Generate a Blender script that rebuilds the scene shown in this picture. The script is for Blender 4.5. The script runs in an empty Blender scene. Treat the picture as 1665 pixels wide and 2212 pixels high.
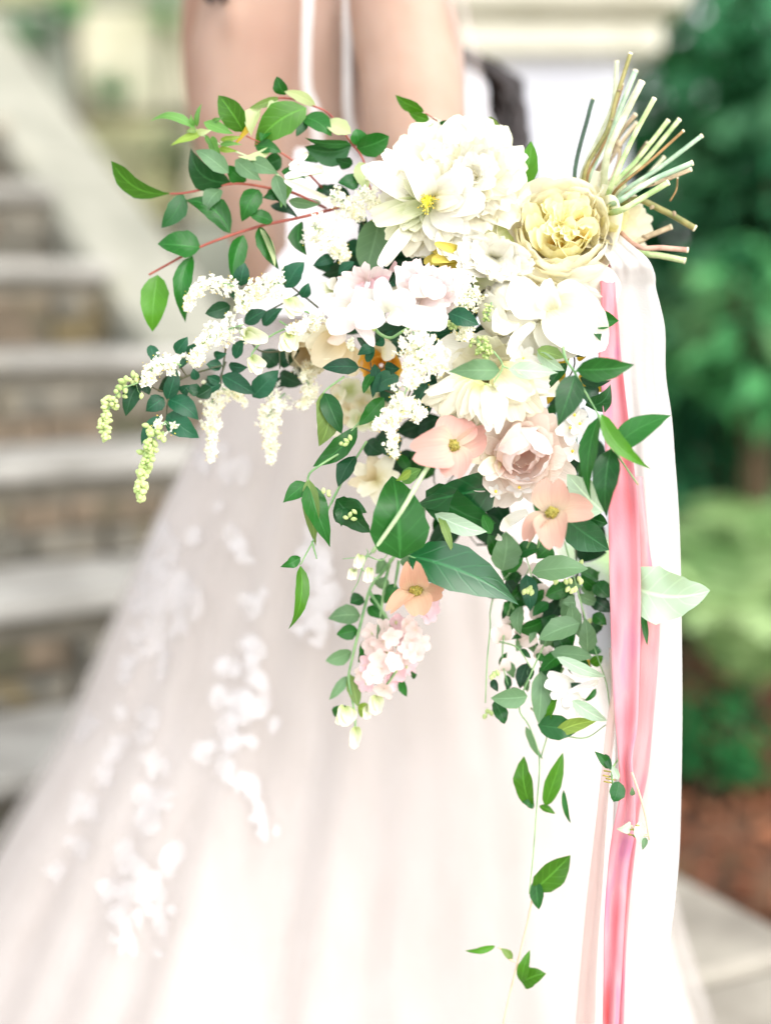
import bpy, math, random
from mathutils import Vector, Matrix, noise as mnoise
R = math.radians
random.seed(7)
scene = bpy.context.scene
col = scene.collection

# ------------------------------------------------------------------ camera
S = 0.72 / 1665.0          # metres per reference unit on the plane of focus
F0 = 1.40                  # distance of the plane of focus
CAM = Vector((0, 0, 1.02))
PITCH = R(8.1)
FWD = Vector((0, math.cos(PITCH), -math.sin(PITCH)))
RIGHT = Vector((1, 0, 0))
UP = Vector((0, math.sin(PITCH), math.cos(PITCH)))
cam_d = bpy.data.cameras.new('camera')
cam = bpy.data.objects.new('camera', cam_d)
col.objects.link(cam)
cam.location = CAM
cam.rotation_euler = (R(90) - PITCH, 0, 0)
cam_d.sensor_fit = 'HORIZONTAL'
cam_d.sensor_width = 41.14
cam_d.lens = 80
cam_d.clip_start = 0.05
cam_d.clip_end = 200
cam_d.dof.use_dof = True
cam_d.dof.focus_distance = 1.375
cam_d.dof.aperture_fstop = 1.75
scene.camera = cam

# ------------------------------------------------------------------ light: soft overcast shade
SUN_EL, SUN_AZ = R(44), R(135)      # azimuth from +Y towards +X
world = bpy.data.worlds.new('World')
scene.world = world
world.use_nodes = True
wn = world.node_tree
bg = wn.nodes['Background']
sky = wn.nodes.new('ShaderNodeTexSky')
sky.sky_type = 'NISHITA'
sky.sun_disc = False
sky.sun_elevation = SUN_EL
sky.sun_rotation = SUN_AZ
hs = wn.nodes.new('ShaderNodeHueSaturation')
hs.inputs['Saturation'].default_value = 0.14
wn.links.new(sky.outputs[0], hs.inputs['Color'])
wn.links.new(hs.outputs[0], bg.inputs['Color'])
bg.inputs['Strength'].default_value = 0.15
sun_d = bpy.data.lights.new('sun', 'SUN')
sun_d.energy = 0.55
sun_d.angle = R(50)
sun_d.color = (1.0, 0.93, 0.83)
sun = bpy.data.objects.new('sun', sun_d)
col.objects.link(sun)
sdir = Vector((math.sin(SUN_AZ) * math.cos(SUN_EL), math.cos(SUN_AZ) * math.cos(SUN_EL), math.sin(SUN_EL)))
sun.rotation_euler = sdir.to_track_quat('Z', 'Y').to_euler()
sun.location = (3, -2, 5)
vs = scene.view_settings
vs.view_transform = 'Standard'
vs.look = 'None'
vs.exposure = 1.84
vs.gamma = 1
vs.use_curve_mapping = False
cy = scene.cycles
cy.use_denoising = True
cy.max_bounces = 22
cy.diffuse_bounces = 14
cy.glossy_bounces = 2
cy.transmission_bounces = 14
cy.transparent_max_bounces = 16
cy.sample_clamp_indirect = 6

# ------------------------------------------------------------------ placing helpers
def P(x, y, dd=0.0):
    d = F0 + dd
    k = d / F0 * S
    return CAM + FWD * d + RIGHT * ((x - 832.5) * k) + UP * ((1106 - y) * k)

def mapper(x0, y0, s):
    return lambda x, y: (x * s + x0, y * s + y0)
cA = mapper(199.8, 133.2, .4)
cB = mapper(765.9, 99.9, .48)
cC = mapper(199.8, 532.8, .4)
cD = mapper(799.2, 532.8, .46)
cE = mapper(599.4, 932.4, .32)
cF = mapper(965.7, 1132.2, .3613)
cG = mapper(932.4, 1598.4, .44)
cH = mapper(932.4, 0, .44)
cJ = mapper(0, 865.8, .609)
cK = mapper(632.7, 519.5, .22)
cL = mapper(765.9, 219.8, .24)
cM = mapper(999, 532.8, .22)
cN = mapper(865.8, 799.2, .28)
cQ = mapper(1065.6, 346.3, .2)
cI = lambda x, y: (x, y)

def lin(c):
    out = []
    for v in c[:3]:
        v /= 255.0
        out.append(v / 12.92 if v <= 0.04045 else ((v + 0.055) / 1.055) ** 2.4)
    return out

# ------------------------------------------------------------------ object helpers
def link(o, parent=None):
    col.objects.link(o)
    if parent is not None:
        o.parent = parent
        if parent.type == 'EMPTY':
            o.matrix_parent_inverse = Matrix.Translation(-Vector(parent.location))
    return o

def mk(name, verts, faces, mat, parent=None, uv=None, smooth=True):
    me = bpy.data.meshes.new(name)
    me.from_pydata([tuple(v) for v in verts], [], faces)
    if uv is not None:
        l = me.uv_layers.new(name='UVMap')
        idx = [0] * len(me.loops)
        me.loops.foreach_get('vertex_index', idx)
        flat = []
        for i in idx:
            flat.extend(uv[i])
        l.data.foreach_set('uv', flat)
    if smooth:
        me.polygons.foreach_set('use_smooth', [True] * len(me.polygons))
    if isinstance(mat, (list, tuple)):
        for m in mat:
            me.materials.append(m)
    else:
        me.materials.append(mat)
    me.update()
    o = bpy.data.objects.new(name, me)
    return link(o, parent)

def tag(o, label=None, cat=None, group=None, kind=None):
    if label: o['label'] = label
    if cat: o['category'] = cat
    if group: o['group'] = group
    if kind: o['kind'] = kind
    return o

def thing(name, label, cat, loc=(0, 0, 0), group=None):
    o = bpy.data.objects.new(name, None)
    o.empty_display_size = 0.02
    col.objects.link(o)
    o.location = loc
    return tag(o, label, cat, group)

def box_vf(x0, x1, y0, y1, z0, z1, M=None, bev=0.0):
    v = [Vector((x, y, z)) for x in (x0, x1) for y in (y0, y1) for z in (z0, z1)]
    if M: v = [M @ p for p in v]
    f = [(0, 1, 3, 2), (4, 6, 7, 5), (0, 4, 5, 1), (2, 3, 7, 6), (0, 2, 6, 4), (1, 5, 7, 3)]
    return v, f

def box(name, x0, x1, y0, y1, z0, z1, mat, parent=None, M=None, bevel=0.0):
    v, f = box_vf(x0, x1, y0, y1, z0, z1, M)
    o = mk(name, v, f, mat, parent, smooth=False)
    if bevel:
        b = o.modifiers.new('bevel', 'BEVEL'); b.width = bevel; b.segments = 2
    return o

def catmull(pts, n):
    pts = [Vector(p) for p in pts]
    if len(pts) == 2:
        return [pts[0].lerp(pts[1], i / n) for i in range(n + 1)]
    ext = [pts[0] * 2 - pts[1]] + pts + [pts[-1] * 2 - pts[-2]]
    out = []
    segs = len(pts) - 1
    per = max(1, n // segs)
    for s in range(segs):
        p0, p1, p2, p3 = ext[s:s + 4]
        for i in range(per):
            t = i / per
            out.append(0.5 * ((2 * p1) + (p2 - p0) * t + (2 * p0 - 5 * p1 + 4 * p2 - p3) * t * t + (3 * p1 - p0 - 3 * p2 + p3) * t ** 3))
    out.append(pts[-1])
    return out

def tube_vf(path, r0, r1, ns=6, base=0):
    v, f = [], []
    n = len(path)
    ref = Vector((0.3, 0.8, 0.5)).normalized()
    for i, p in enumerate(path):
        t = (path[min(i + 1, n - 1)] - path[max(i - 1, 0)]).normalized()
        a = t.cross(ref)
        if a.length < 1e-3: a = t.cross(Vector((1, 0, 0)))
        a.normalize(); b = t.cross(a)
        r = r0 + (r1 - r0) * i / (n - 1)
        for k in range(ns):
            q = 2 * math.pi * k / ns
            v.append(p + (a * math.cos(q) + b * math.sin(q)) * r)
    for i in range(n - 1):
        for k in range(ns):
            k2 = (k + 1) % ns
            f.append((base + i * ns + k, base + i * ns + k2, base + (i + 1) * ns + k2, base + (i + 1) * ns + k))
    f.append(tuple(base + k for k in reversed(range(ns))))
    f.append(tuple(base + (n - 1) * ns + k for k in range(ns)))
    return v, f

class Bag:
    def __init__(s): s.v, s.f = [], []
    def add(s, v, f):
        b = len(s.v); s.v += v; s.f += [tuple(i + b for i in q) for q in f]
    def tube(s, pts, r0, r1, n=8, ns=6):
        s.add(*tube_vf(catmull(pts, n), r0, r1, ns))
    def make(s, name, mat, parent=None, smooth=True):
        return mk(name, s.v, s.f, mat, parent, smooth=smooth)

def stems(m, parent, lists, mat, r0=3.0, r1=1.6, dd=0.0, name='stem'):
    """one woody stem made of its branches; each list holds crop points (x, y[, dd])"""
    b = Bag()
    for L in lists:
        pts = []
        for q in L:
            x, y = m(q[0], q[1])
            pts.append(P(x, y, q[2] if len(q) > 2 else dd))
        b.tube(pts, r0 * S, r1 * S, n=max(8, 4 * len(pts)), ns=6)
    return b.make(name, mat, parent)

# ------------------------------------------------------------------ materials
def newmat(name):
    m = bpy.data.materials.new(name)
    m.use_nodes = True
    nt = m.node_tree
    nt.nodes.clear()
    return m, nt, nt.nodes.new, nt.links.new

def rgba(c): return (c[0], c[1], c[2], 1)

def leafmat(name, srgb, under=None, rough=0.38, trans=0.32, rib=1.5, vary=0.32, spec=0.34, fac=2.5):
    c = [min(0.85, x / fac) for x in lin(srgb)]
    u = [min(0.85, x / fac) for x in lin(under)] if under else [min(0.7, x * 1.7 + 0.01) for x in c]
    m, nt, N, Lk = newmat(name)
    out = N('ShaderNodeOutputMaterial')
    uv = N('ShaderNodeUVMap')
    sx = N('ShaderNodeSeparateXYZ'); Lk(uv.outputs[0], sx.inputs[0])
    # distance from the midrib
    a = N('ShaderNodeMath'); a.operation = 'SUBTRACT'; Lk(sx.outputs[1], a.inputs[0]); a.inputs[1].default_value = 0.5
    ab = N('ShaderNodeMath'); ab.operation = 'ABSOLUTE'; Lk(a.outputs[0], ab.inputs[0])
    rb = N('ShaderNodeMapRange'); Lk(ab.outputs[0], rb.inputs[0])
    rb.inputs[1].default_value = 0.012; rb.inputs[2].default_value = 0.05; rb.inputs[3].default_value = 1; rb.inputs[4].default_value = 0
    # side veins
    v1 = N('ShaderNodeMath'); v1.operation = 'MULTIPLY_ADD'; Lk(ab.outputs[0], v1.inputs[0]); v1.inputs[1].default_value = -0.55; Lk(sx.outputs[0], v1.inputs[2])
    v2 = N('ShaderNodeMath'); v2.operation = 'MULTIPLY'; Lk(v1.outputs[0], v2.inputs[0]); v2.inputs[1].default_value = 34
    v3 = N('ShaderNodeMath'); v3.operation = 'SINE'; Lk(v2.outputs[0], v3.inputs[0])
    v4 = N('ShaderNodeMapRange'); Lk(v3.outputs[0], v4.inputs[0]); v4.inputs[1].default_value = 0.8; v4.inputs[2].default_value = 1.0
    tc = N('ShaderNodeTexCoord')
    nz = N('ShaderNodeTexNoise'); Lk(tc.outputs['Object'], nz.inputs['Vector']); nz.inputs['Scale'].default_value = 55; nz.inputs['Detail'].default_value = 3
    oi = N('ShaderNodeObjectInfo')
    ad = N('ShaderNodeMath'); ad.operation = 'ADD'; Lk(nz.outputs[0], ad.inputs[0]); Lk(oi.outputs['Random'], ad.inputs[1])
    mr = N('ShaderNodeMapRange'); Lk(ad.outputs[0], mr.inputs[0]); mr.inputs[1].default_value = 0.3; mr.inputs[2].default_value = 1.6
    mr.inputs[3].default_value = 1 - vary; mr.inputs[4].default_value = 1 + vary
    geo = N('ShaderNodeNewGeometry')
    side = N('ShaderNodeMixRGB'); Lk(geo.outputs['Backfacing'], side.inputs[0]); side.inputs[1].default_value = rgba(c); side.inputs[2].default_value = rgba(u)
    mul = N('ShaderNodeVectorMath'); mul.operation = 'SCALE'; Lk(side.outputs[0], mul.inputs[0]); Lk(mr.outputs[0], mul.inputs['Scale'])
    ribf = N('ShaderNodeMath'); ribf.operation = 'MULTIPLY_ADD'; Lk(v4.outputs[0], ribf.inputs[0]); ribf.inputs[1].default_value = 0.3; Lk(rb.outputs[0], ribf.inputs[2])
    ribc = [min(0.8, x * rib + 0.012) for x in c]
    mx = N('ShaderNodeMixRGB'); Lk(ribf.outputs[0], mx.inputs[0]); Lk(mul.outputs[0], mx.inputs[1]); mx.inputs[2].default_value = rgba(ribc)
    hgt = N('ShaderNodeMath'); hgt.operation = 'MULTIPLY_ADD'; Lk(nz.outputs[0], hgt.inputs[0]); hgt.inputs[1].default_value = 0.5; Lk(ribf.outputs[0], hgt.inputs[2])
    bp = N('ShaderNodeBump'); bp.inputs['Strength'].default_value = 0.35; bp.inputs['Distance'].default_value = 0.0008; bp.invert = True; Lk(hgt.outputs[0], bp.inputs['Height'])
    pr = N('ShaderNodeBsdfPrincipled'); Lk(mx.outputs[0], pr.inputs['Base Color']); pr.inputs['Roughness'].default_value = rough; pr.inputs['Specular IOR Level'].default_value = spec
    Lk(bp.outputs[0], pr.inputs['Normal'])
    tr = N('ShaderNodeBsdfTranslucent')
    tcol = N('ShaderNodeMixRGB'); tcol.blend_type = 'MULTIPLY'; tcol.inputs[0].default_value = 1; Lk(mx.outputs[0], tcol.inputs[1]); tcol.inputs[2].default_value = (1.5, 1.6, 0.7, 1)
    Lk(tcol.outputs[0], tr.inputs[0])
    ms = N('ShaderNodeMixShader'); ms.inputs[0].default_value = trans; Lk(pr.outputs[0], ms.inputs[1]); Lk(tr.outputs[0], ms.inputs[2])
    Lk(ms.outputs[0], out.inputs[0])
    return m

def petalmat(name, base, tip, pos=0.45, trans=0.3, rough=0.6, vary=0.05, fac=1.06):
    b = [min(0.94, x / fac) for x in lin(base)]
    t = [min(0.94, x / fac) for x in lin(tip)]
    m, nt, N, Lk = newmat(name)
    out = N('ShaderNodeOutputMaterial')
    uv = N('ShaderNodeUVMap')
    sx = N('ShaderNodeSeparateXYZ'); Lk(uv.outputs[0], sx.inputs[0])
    # veins: noise stretched along the petal
    cx = N('ShaderNodeCombineXYZ')
    q1 = N('ShaderNodeMath'); q1.operation = 'MULTIPLY'; Lk(sx.outputs[0], q1.inputs[0]); q1.inputs[1].default_value = 1.5
    q2 = N('ShaderNodeMath'); q2.operation = 'MULTIPLY'; Lk(sx.outputs[1], q2.inputs[0]); q2.inputs[1].default_value = 22
    oi = N('ShaderNodeObjectInfo')
    q3 = N('ShaderNodeMath'); q3.operation = 'MULTIPLY'; Lk(oi.outputs['Random'], q3.inputs[0]); q3.inputs[1].default_value = 40
    Lk(q1.outputs[0], cx.inputs[0]); Lk(q2.outputs[0], cx.inputs[1]); Lk(q3.outputs[0], cx.inputs[2])
    nz = N('ShaderNodeTexNoise'); Lk(cx.outputs[0], nz.inputs['Vector']); nz.inputs['Scale'].default_value = 1; nz.inputs['Detail'].default_value = 2
    rampin = N('ShaderNodeMath'); rampin.operation = 'MULTIPLY_ADD'; Lk(nz.outputs[0], rampin.inputs[0]); rampin.inputs[1].default_value = 0.5; Lk(sx.outputs[0], rampin.inputs[2])
    mr = N('ShaderNodeMapRange'); mr.interpolation_type = 'SMOOTHSTEP'; Lk(rampin.outputs[0], mr.inputs[0]); mr.inputs[1].default_value = 0.15; mr.inputs[2].default_value = 0.15 + pos * 1.6
    mx = N('ShaderNodeMixRGB'); Lk(mr.outputs[0], mx.inputs[0]); mx.inputs[1].default_value = rgba(b); mx.inputs[2].default_value = rgba(t)
    vr = N('ShaderNodeMapRange'); Lk(oi.outputs['Random'], vr.inputs[0]); vr.inputs[3].default_value = 1 - vary * 1.5; vr.inputs[4].default_value = 1 + vary * 0.5
    sc = N('ShaderNodeVectorMath'); sc.operation = 'SCALE'; Lk(mx.outputs[0], sc.inputs[0]); Lk(vr.outputs[0], sc.inputs['Scale'])
    bp = N('ShaderNodeBump'); bp.inputs['Strength'].default_value = 0.5; bp.inputs['Distance'].default_value = 0.0012; Lk(nz.outputs[0], bp.inputs['Height'])
    pr = N('ShaderNodeBsdfPrincipled'); Lk(sc.outputs[0], pr.inputs['Base Color']); pr.inputs['Roughness'].default_value = rough
    pr.inputs['Specular IOR Level'].default_value = 0.25
    Lk(bp.outputs[0], pr.inputs['Normal'])
    tr = N('ShaderNodeBsdfTranslucent'); Lk(sc.outputs[0], tr.inputs[0])
    ms = N('ShaderNodeMixShader'); ms.inputs[0].default_value = trans; Lk(pr.outputs[0], ms.inputs[1]); Lk(tr.outputs[0], ms.inputs[2])
    Lk(ms.outputs[0], out.inputs[0])
    return m

def plain(name, c1, c2=None, scale=30, rough=0.6, detail=4, bump=0.0, bdist=0.004, spec=0.4, c3=None, lo=0.35, hi=0.65, trans=0.0, alpha=1.0, stretch=None, sheen=0.0):
    """two or three colours mixed by noise, with relief"""
    c1 = lin(c1); c2 = lin(c2) if c2 else c1
    m, nt, N, Lk = newmat(name)
    out = N('ShaderNodeOutputMaterial')
    tc = N('ShaderNodeTexCoord')
    vec = tc.outputs['Object']
    if stretch:
        mp = N('ShaderNodeMapping'); mp.inputs['Scale'].default_value = stretch; Lk(vec, mp.inputs[0]); vec = mp.outputs[0]
    nz = N('ShaderNodeTexNoise'); Lk(vec, nz.inputs['Vector']); nz.inputs['Scale'].default_value = scale; nz.inputs['Detail'].default_value = detail
    rp = N('ShaderNodeValToRGB'); Lk(nz.outputs[0], rp.inputs[0])
    rp.color_ramp.elements[0].position = lo; rp.color_ramp.elements[0].color = rgba(c1)
    rp.color_ramp.elements[1].position = hi; rp.color_ramp.elements[1].color = rgba(c2)
    colr = rp.outputs[0]
    if c3:
        nz2 = N('ShaderNodeTexNoise'); Lk(vec, nz2.inputs['Vector']); nz2.inputs['Scale'].default_value = scale * 0.37; nz2.inputs['Detail'].default_value = 3
        mr = N('ShaderNodeMapRange'); Lk(nz2.outputs[0], mr.inputs[0]); mr.inputs[1].default_value = 0.55; mr.inputs[2].default_value = 0.68
        mx = N('ShaderNodeMixRGB'); Lk(mr.outputs[0], mx.inputs[0]); Lk(colr, mx.inputs[1]); mx.inputs[2].default_value = rgba(lin(c3)); colr = mx.outputs[0]
    pr = N('ShaderNodeBsdfPrincipled'); Lk(colr, pr.inputs['Base Color']); pr.inputs['Roughness'].default_value = rough; pr.inputs['Specular IOR Level'].default_value = spec
    if sheen: pr.inputs['Sheen Weight'].default_value = sheen
    if bump:
        bp = N('ShaderNodeBump'); bp.inputs['Strength'].default_value = bump; bp.inputs['Distance'].default_value = bdist; Lk(nz.outputs[0], bp.inputs['Height']); Lk(bp.outputs[0], pr.inputs['Normal'])
    sh = pr.outputs[0]
    if trans:
        tr = N('ShaderNodeBsdfTranslucent'); Lk(colr, tr.inputs[0])
        ms = N('ShaderNodeMixShader'); ms.inputs[0].default_value = trans; Lk(sh, ms.inputs[1]); Lk(tr.outputs[0], ms.inputs[2]); sh = ms.outputs[0]
    if alpha < 1:
        tp = N('ShaderNodeBsdfTransparent')
        ms = N('ShaderNodeMixShader'); ms.inputs[0].default_value = alpha; Lk(tp.outputs[0], ms.inputs[1]); Lk(sh, ms.inputs[2]); sh = ms.outputs[0]
    Lk(sh, out.inputs[0])
    return m

LF = {
    'bright': leafmat('leaf_bright_green', (96, 172, 36), (180, 205, 140), 0.32, .25),
    'mid': leafmat('leaf_mid_green', (46, 136, 44), (130, 175, 125), 0.34, .2),
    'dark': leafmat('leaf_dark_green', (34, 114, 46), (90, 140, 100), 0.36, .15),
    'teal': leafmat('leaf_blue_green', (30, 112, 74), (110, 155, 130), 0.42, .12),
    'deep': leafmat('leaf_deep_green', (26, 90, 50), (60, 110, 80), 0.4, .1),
    'big': leafmat('leaf_large_glossy', (18, 124, 58), (160, 195, 165), 0.3, .12, rib=1.7, spec=.75),
    'pale': leafmat('leaf_pale', (205, 220, 165), (225, 230, 195), 0.5, .3, rib=1.1, vary=.1, fac=1.4),
    'gray': leafmat('leaf_sage', (128, 172, 126), (170, 200, 165), 0.5, .25, rib=1.25, vary=.15, fac=1.9),
    'olive': leafmat('leaf_olive', (135, 168, 88), (175, 195, 130), 0.45, .25, vary=.12, fac=1.9),
    'lime': leafmat('leaf_lime', (170, 205, 90), (200, 220, 140), 0.45, .3, vary=.12, fac=1.9),
    'under': leafmat('leaf_underside', (188, 215, 190), (188, 215, 190), 0.6, .2, rib=1.4, vary=.06, fac=1.35),
    'shoot': leafmat('leaf_young_shoot', (120, 180, 90), (185, 210, 150), 0.45, .3, vary=.2, fac=1.9),
    'yellow': leafmat('leaf_yellowed', (225, 190, 60), (235, 215, 120), 0.5, .3, vary=.12, fac=1.9),
}
PT = {
    'white': petalmat('petal_white', (242, 240, 206), (251, 249, 238), .4, fac=1.12),
    'cream': petalmat('petal_cream', (236, 226, 170), (252, 248, 226), .45),
    'peony': petalmat('petal_peony_ivory', (238, 234, 160), (252, 248, 228), .45, fac=1.12),
    'green': petalmat('petal_greenish', (190, 205, 130), (240, 242, 215), .6),
    'rose': petalmat('petal_yellow_rose_heart', (255, 220, 92), (255, 251, 208), .4, trans=.45, fac=1.07),
    'roseout': petalmat('petal_yellow_rose_outer', (255, 243, 194), (255, 251, 230), .45, trans=.45, fac=1.07),
    'blush': petalmat('petal_blush', (255, 222, 204), (255, 244, 234), .4, trans=.45, fac=1.07),
    'blushin': petalmat('petal_blush_heart', (255, 222, 212), (255, 243, 238), .5, trans=.45, fac=1.07),
    'peach': petalmat('petal_dogwood_peach', (244, 226, 200), (236, 180, 168), .55, trans=.3, fac=1.35),
    'peachpale': petalmat('petal_dogwood_pale', (242, 224, 194), (234, 184, 166), .6, trans=.3, fac=1.35),
    'orange': petalmat('petal_dogwood_apricot', (246, 222, 180), (240, 184, 154), .5, fac=1.3),
    'pinkw': petalmat('petal_pink_white', (252, 238, 232), (250, 236, 234), .5),
    'swhite': petalmat('petal_sweet_pea_white', (246, 244, 226), (250, 248, 244), .4, fac=1.16),
    'stock': petalmat('petal_stock_pink', (250, 232, 220), (252, 234, 228), .5, fac=1.1),
    'pinkd': petalmat('petal_deep_pink', (248, 226, 228), (246, 210, 216), .5),
    'beige': petalmat('petal_old_cream', (218, 196, 140), (242, 230, 200), .6),
    'gold': petalmat('petal_gold', (230, 170, 40), (246, 205, 90), .6),
    'yel': petalmat('petal_soft_yellow', (205, 190, 60), (238, 220, 110), .6),
}
M_red = plain('bark_red', (128, 58, 50), (170, 92, 76), 60, .5)
M_green_stem = plain('stem_green', (96, 140, 88), (140, 176, 120), 60, .5)
M_dark_stem = plain('stem_dark', (50, 70, 48), (88, 80, 55), 60, .6)
M_pale_stem = plain('stem_pale', (160, 190, 140), (190, 210, 165), 60, .5)
M_tan_stem = plain('stem_tan', (196, 170, 140), (210, 190, 160), 60, .6)
M_floret = plain('floret_white', (252, 250, 232), (255, 254, 246), 80, .6, trans=.3)
M_bud = plain('bud_cream', (246, 246, 218), (252, 250, 236), 60, .5, trans=.2)
M_gbud = plain('bud_green', (180, 205, 130), (214, 226, 160), 60, .5, trans=.2)
M_anther = plain('anther_gold', (222, 190, 60), (240, 215, 90), 60, .6)
M_stamen = plain('stamen_yellow_green', (224, 224, 90), (240, 236, 150), 60, .6, trans=.3)
M_button = plain('dogwood_button', (120, 120, 50), (168, 150, 70), 400, .8)

# ------------------------------------------------------------------ leaves and petals laid out in space
PROF = {'ovate': (.82, .8), 'lance': (.72, 1.0), 'heart': (.62, .72), 'obov': (1.35, .7), 'round': (.95, .6), 'acum': (.66, .9), 'narrow': (.85, .9)}

def frame_at(b, t, dd0, dd1, roll):
    B = P(b[0], b[1], dd0); T = P(t[0], t[1], dd1)
    a = T - B
    L = a.length
    ah = a.normalized()
    vd = ((B + T) * .5 - CAM).normalized()
    n = -(vd - ah * vd.dot(ah)); n.normalize()
    s = n.cross(ah)
    q = Matrix.Rotation(roll, 3, ah)
    return B, a, L, q @ n, q @ s, ((B + T) * .5 - CAM).dot(FWD) / F0

def leaf(b, t, w, mat, parent, dd0=0.0, dd1=None, roll=0.0, curl=.06, fold=.18, bend=0.0, prof='ovate', nu=9, nv=4, wave=0.0, hook=0.0, name='leaf', under=False):
    if dd1 is None: dd1 = dd0 - .006
    B, a, L, n, s, k = frame_at(b, t, dd0, dd1, roll)
    if under: n = -n; s = -s
    W = w * S * k
    pa, pb = PROF[prof]
    v, uv, f = [], [], []
    ph = random.random() * 6
    wave = wave + random.uniform(.03, .14); fold = fold * random.uniform(.6, 1.7); hook = hook + random.uniform(-.1, .3); tw = random.uniform(-.5, .5)
    for i in range(nu + 1):
        u = i / nu
        hw = W / 2 * max(math.sin(math.pi * min(1, max(0, u)) ** pa), 0.0) ** pb
        if prof == 'acum': hw *= 1 if u < .75 else max(.0, 1 - ((u - .75) / .25) * .55)
        hw = max(hw * (1 + .035 * math.sin(u * 23 + ph) + .02 * math.sin(u * 41 + ph * 2)), W * .006)
        c = B + a * u + n * (curl * L * 4 * u * (1 - u)) + s * (bend * L * 4 * u * (1 - u)) - n * (hook * L * max(0, u - .6) ** 2 * 4)
        for j in range(nv + 1):
            x = -1 + 2 * j / nv
            v.append(c + s * (hw * x) + n * (tw * hw * x * (u - .3) + fold * hw * abs(x) ** 1.4 + wave * hw * abs(x) * math.sin(u * 11 + ph + x)))
            uv.append((u, (x + 1) / 2))
    for i in range(nu):
        for j in range(nv):
            q = i * (nv + 1) + j
            f.append((q, q + nv + 1, q + nv + 2, q + 1))
    return mk(name, v, f, mat, parent, uv)

def leaves(m, parent, mat, lst, **kw):
    """lst rows: bx,by,tx,ty,w[,opts]; widths in crop units"""
    s = m(1, 0)[0] - m(0, 0)[0]
    for r in lst:
        o = dict(kw)
        if len(r) > 5: o.update(r[5])
        mm = o.pop('m', mat)
        if 'roll' not in o: o['roll'] = random.uniform(-.6, .6)
        o['curl'] = o.get('curl', .06) + random.uniform(-.05, .11)
        leaf(m(r[0], r[1]), m(r[2], r[3]), r[4] * s, LF[mm], parent, **o)

def pet_grid(B, a, L, n, s, W, mat, parent, cup, curl, ruffle, tipround, notch, base_w, nu, nv, seed, name, fold=0.0, wide=.66, freq=7):
    v, uv, f = [], [], []
    rnd = random.Random(seed)
    ph, ph2 = rnd.random() * 6, rnd.random() * 6
    for i in range(nu + 1):
        u = i / nu
        for j in range(nv + 1):
            x = -1 + 2 * j / nv
            uu = u * (1 - tipround * abs(x) ** 3.2 - notch * max(0, 1 - abs(x) * 3.2)) * (1 + ruffle * .35 * math.sin(x * freq * .8 + ph2) * u)
            if u <= wide: pw = base_w + (1 - base_w) * math.sin(math.pi / 2 * u / wide) ** .9
            else: pw = 1 - .12 * ((u - wide) / (1 - wide)) ** 1.7
            hw = W / 2 * pw
            c = B + a * uu + n * (curl * L * 4 * uu * (1 - uu))
            v.append(c + s * (hw * x) + n * (cup * hw * x * x + fold * hw * abs(x)
                     + ruffle * W * u * u * (.45 * math.sin(x * freq + ph) + .3 * math.sin(x * freq * 1.9 + ph2 + u * 3))))
            uv.append((u, (x + 1) / 2))
    for i in range(nu):
        for j in range(nv):
            q = i * (nv + 1) + j
            f.append((q, q + 1, q + nv + 2, q + nv + 1))
    return mk(name, v, f, mat, parent, uv)

def petal(b, t, w, mat, parent, dd0=0.0, dd1=None, roll=0.0, cup=.25, curl=.12, ruffle=.05, tipround=.25, notch=0.0, base_w=.42, nu=8, nv=8, name='petal', fold=0.0, wide=.6, freq=7):
    if dd1 is None: dd1 = dd0 - .012
    B, a, L, n, s, k = frame_at(b, t, dd0, dd1, roll)
    return pet_grid(B, a, L, n, s, w * S * k, mat, parent, cup, curl, ruffle, tipround, notch, base_w, nu, nv, random.random(), name, fold, wide, freq)

def petals(m, parent, mat, lst, dup=0, **kw):
    s = m(1, 0)[0] - m(0, 0)[0]
    more = []
    for k in range(dup):
        for r in lst:
            g = lambda a: random.gauss(0, a)
            l = math.hypot(r[2] - r[0], r[3] - r[1])
            o = dict(r[5]) if len(r) > 5 else {}
            o['dd0'] = o.get('dd0', kw.get('dd0', 0)) + random.uniform(-.004, .014)
            if 'dd1' in o: o['dd1'] += random.uniform(-.004, .016)
            more.append((r[0] + g(.06 * l), r[1] + g(.06 * l), r[2] + g(.1 * l), r[3] + g(.1 * l), r[4] * random.uniform(.65, 1.0), o))
    for r in list(lst) + more:
        o = dict(kw)
        if len(r) > 5: o.update(r[5])
        mm = o.pop('m', mat)
        if 'roll' not in o: o['roll'] = random.uniform(-.3, .3)
        petal(m(r[0], r[1]), m(r[2], r[3]), r[4] * s, PT[mm], parent, **o)

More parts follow.
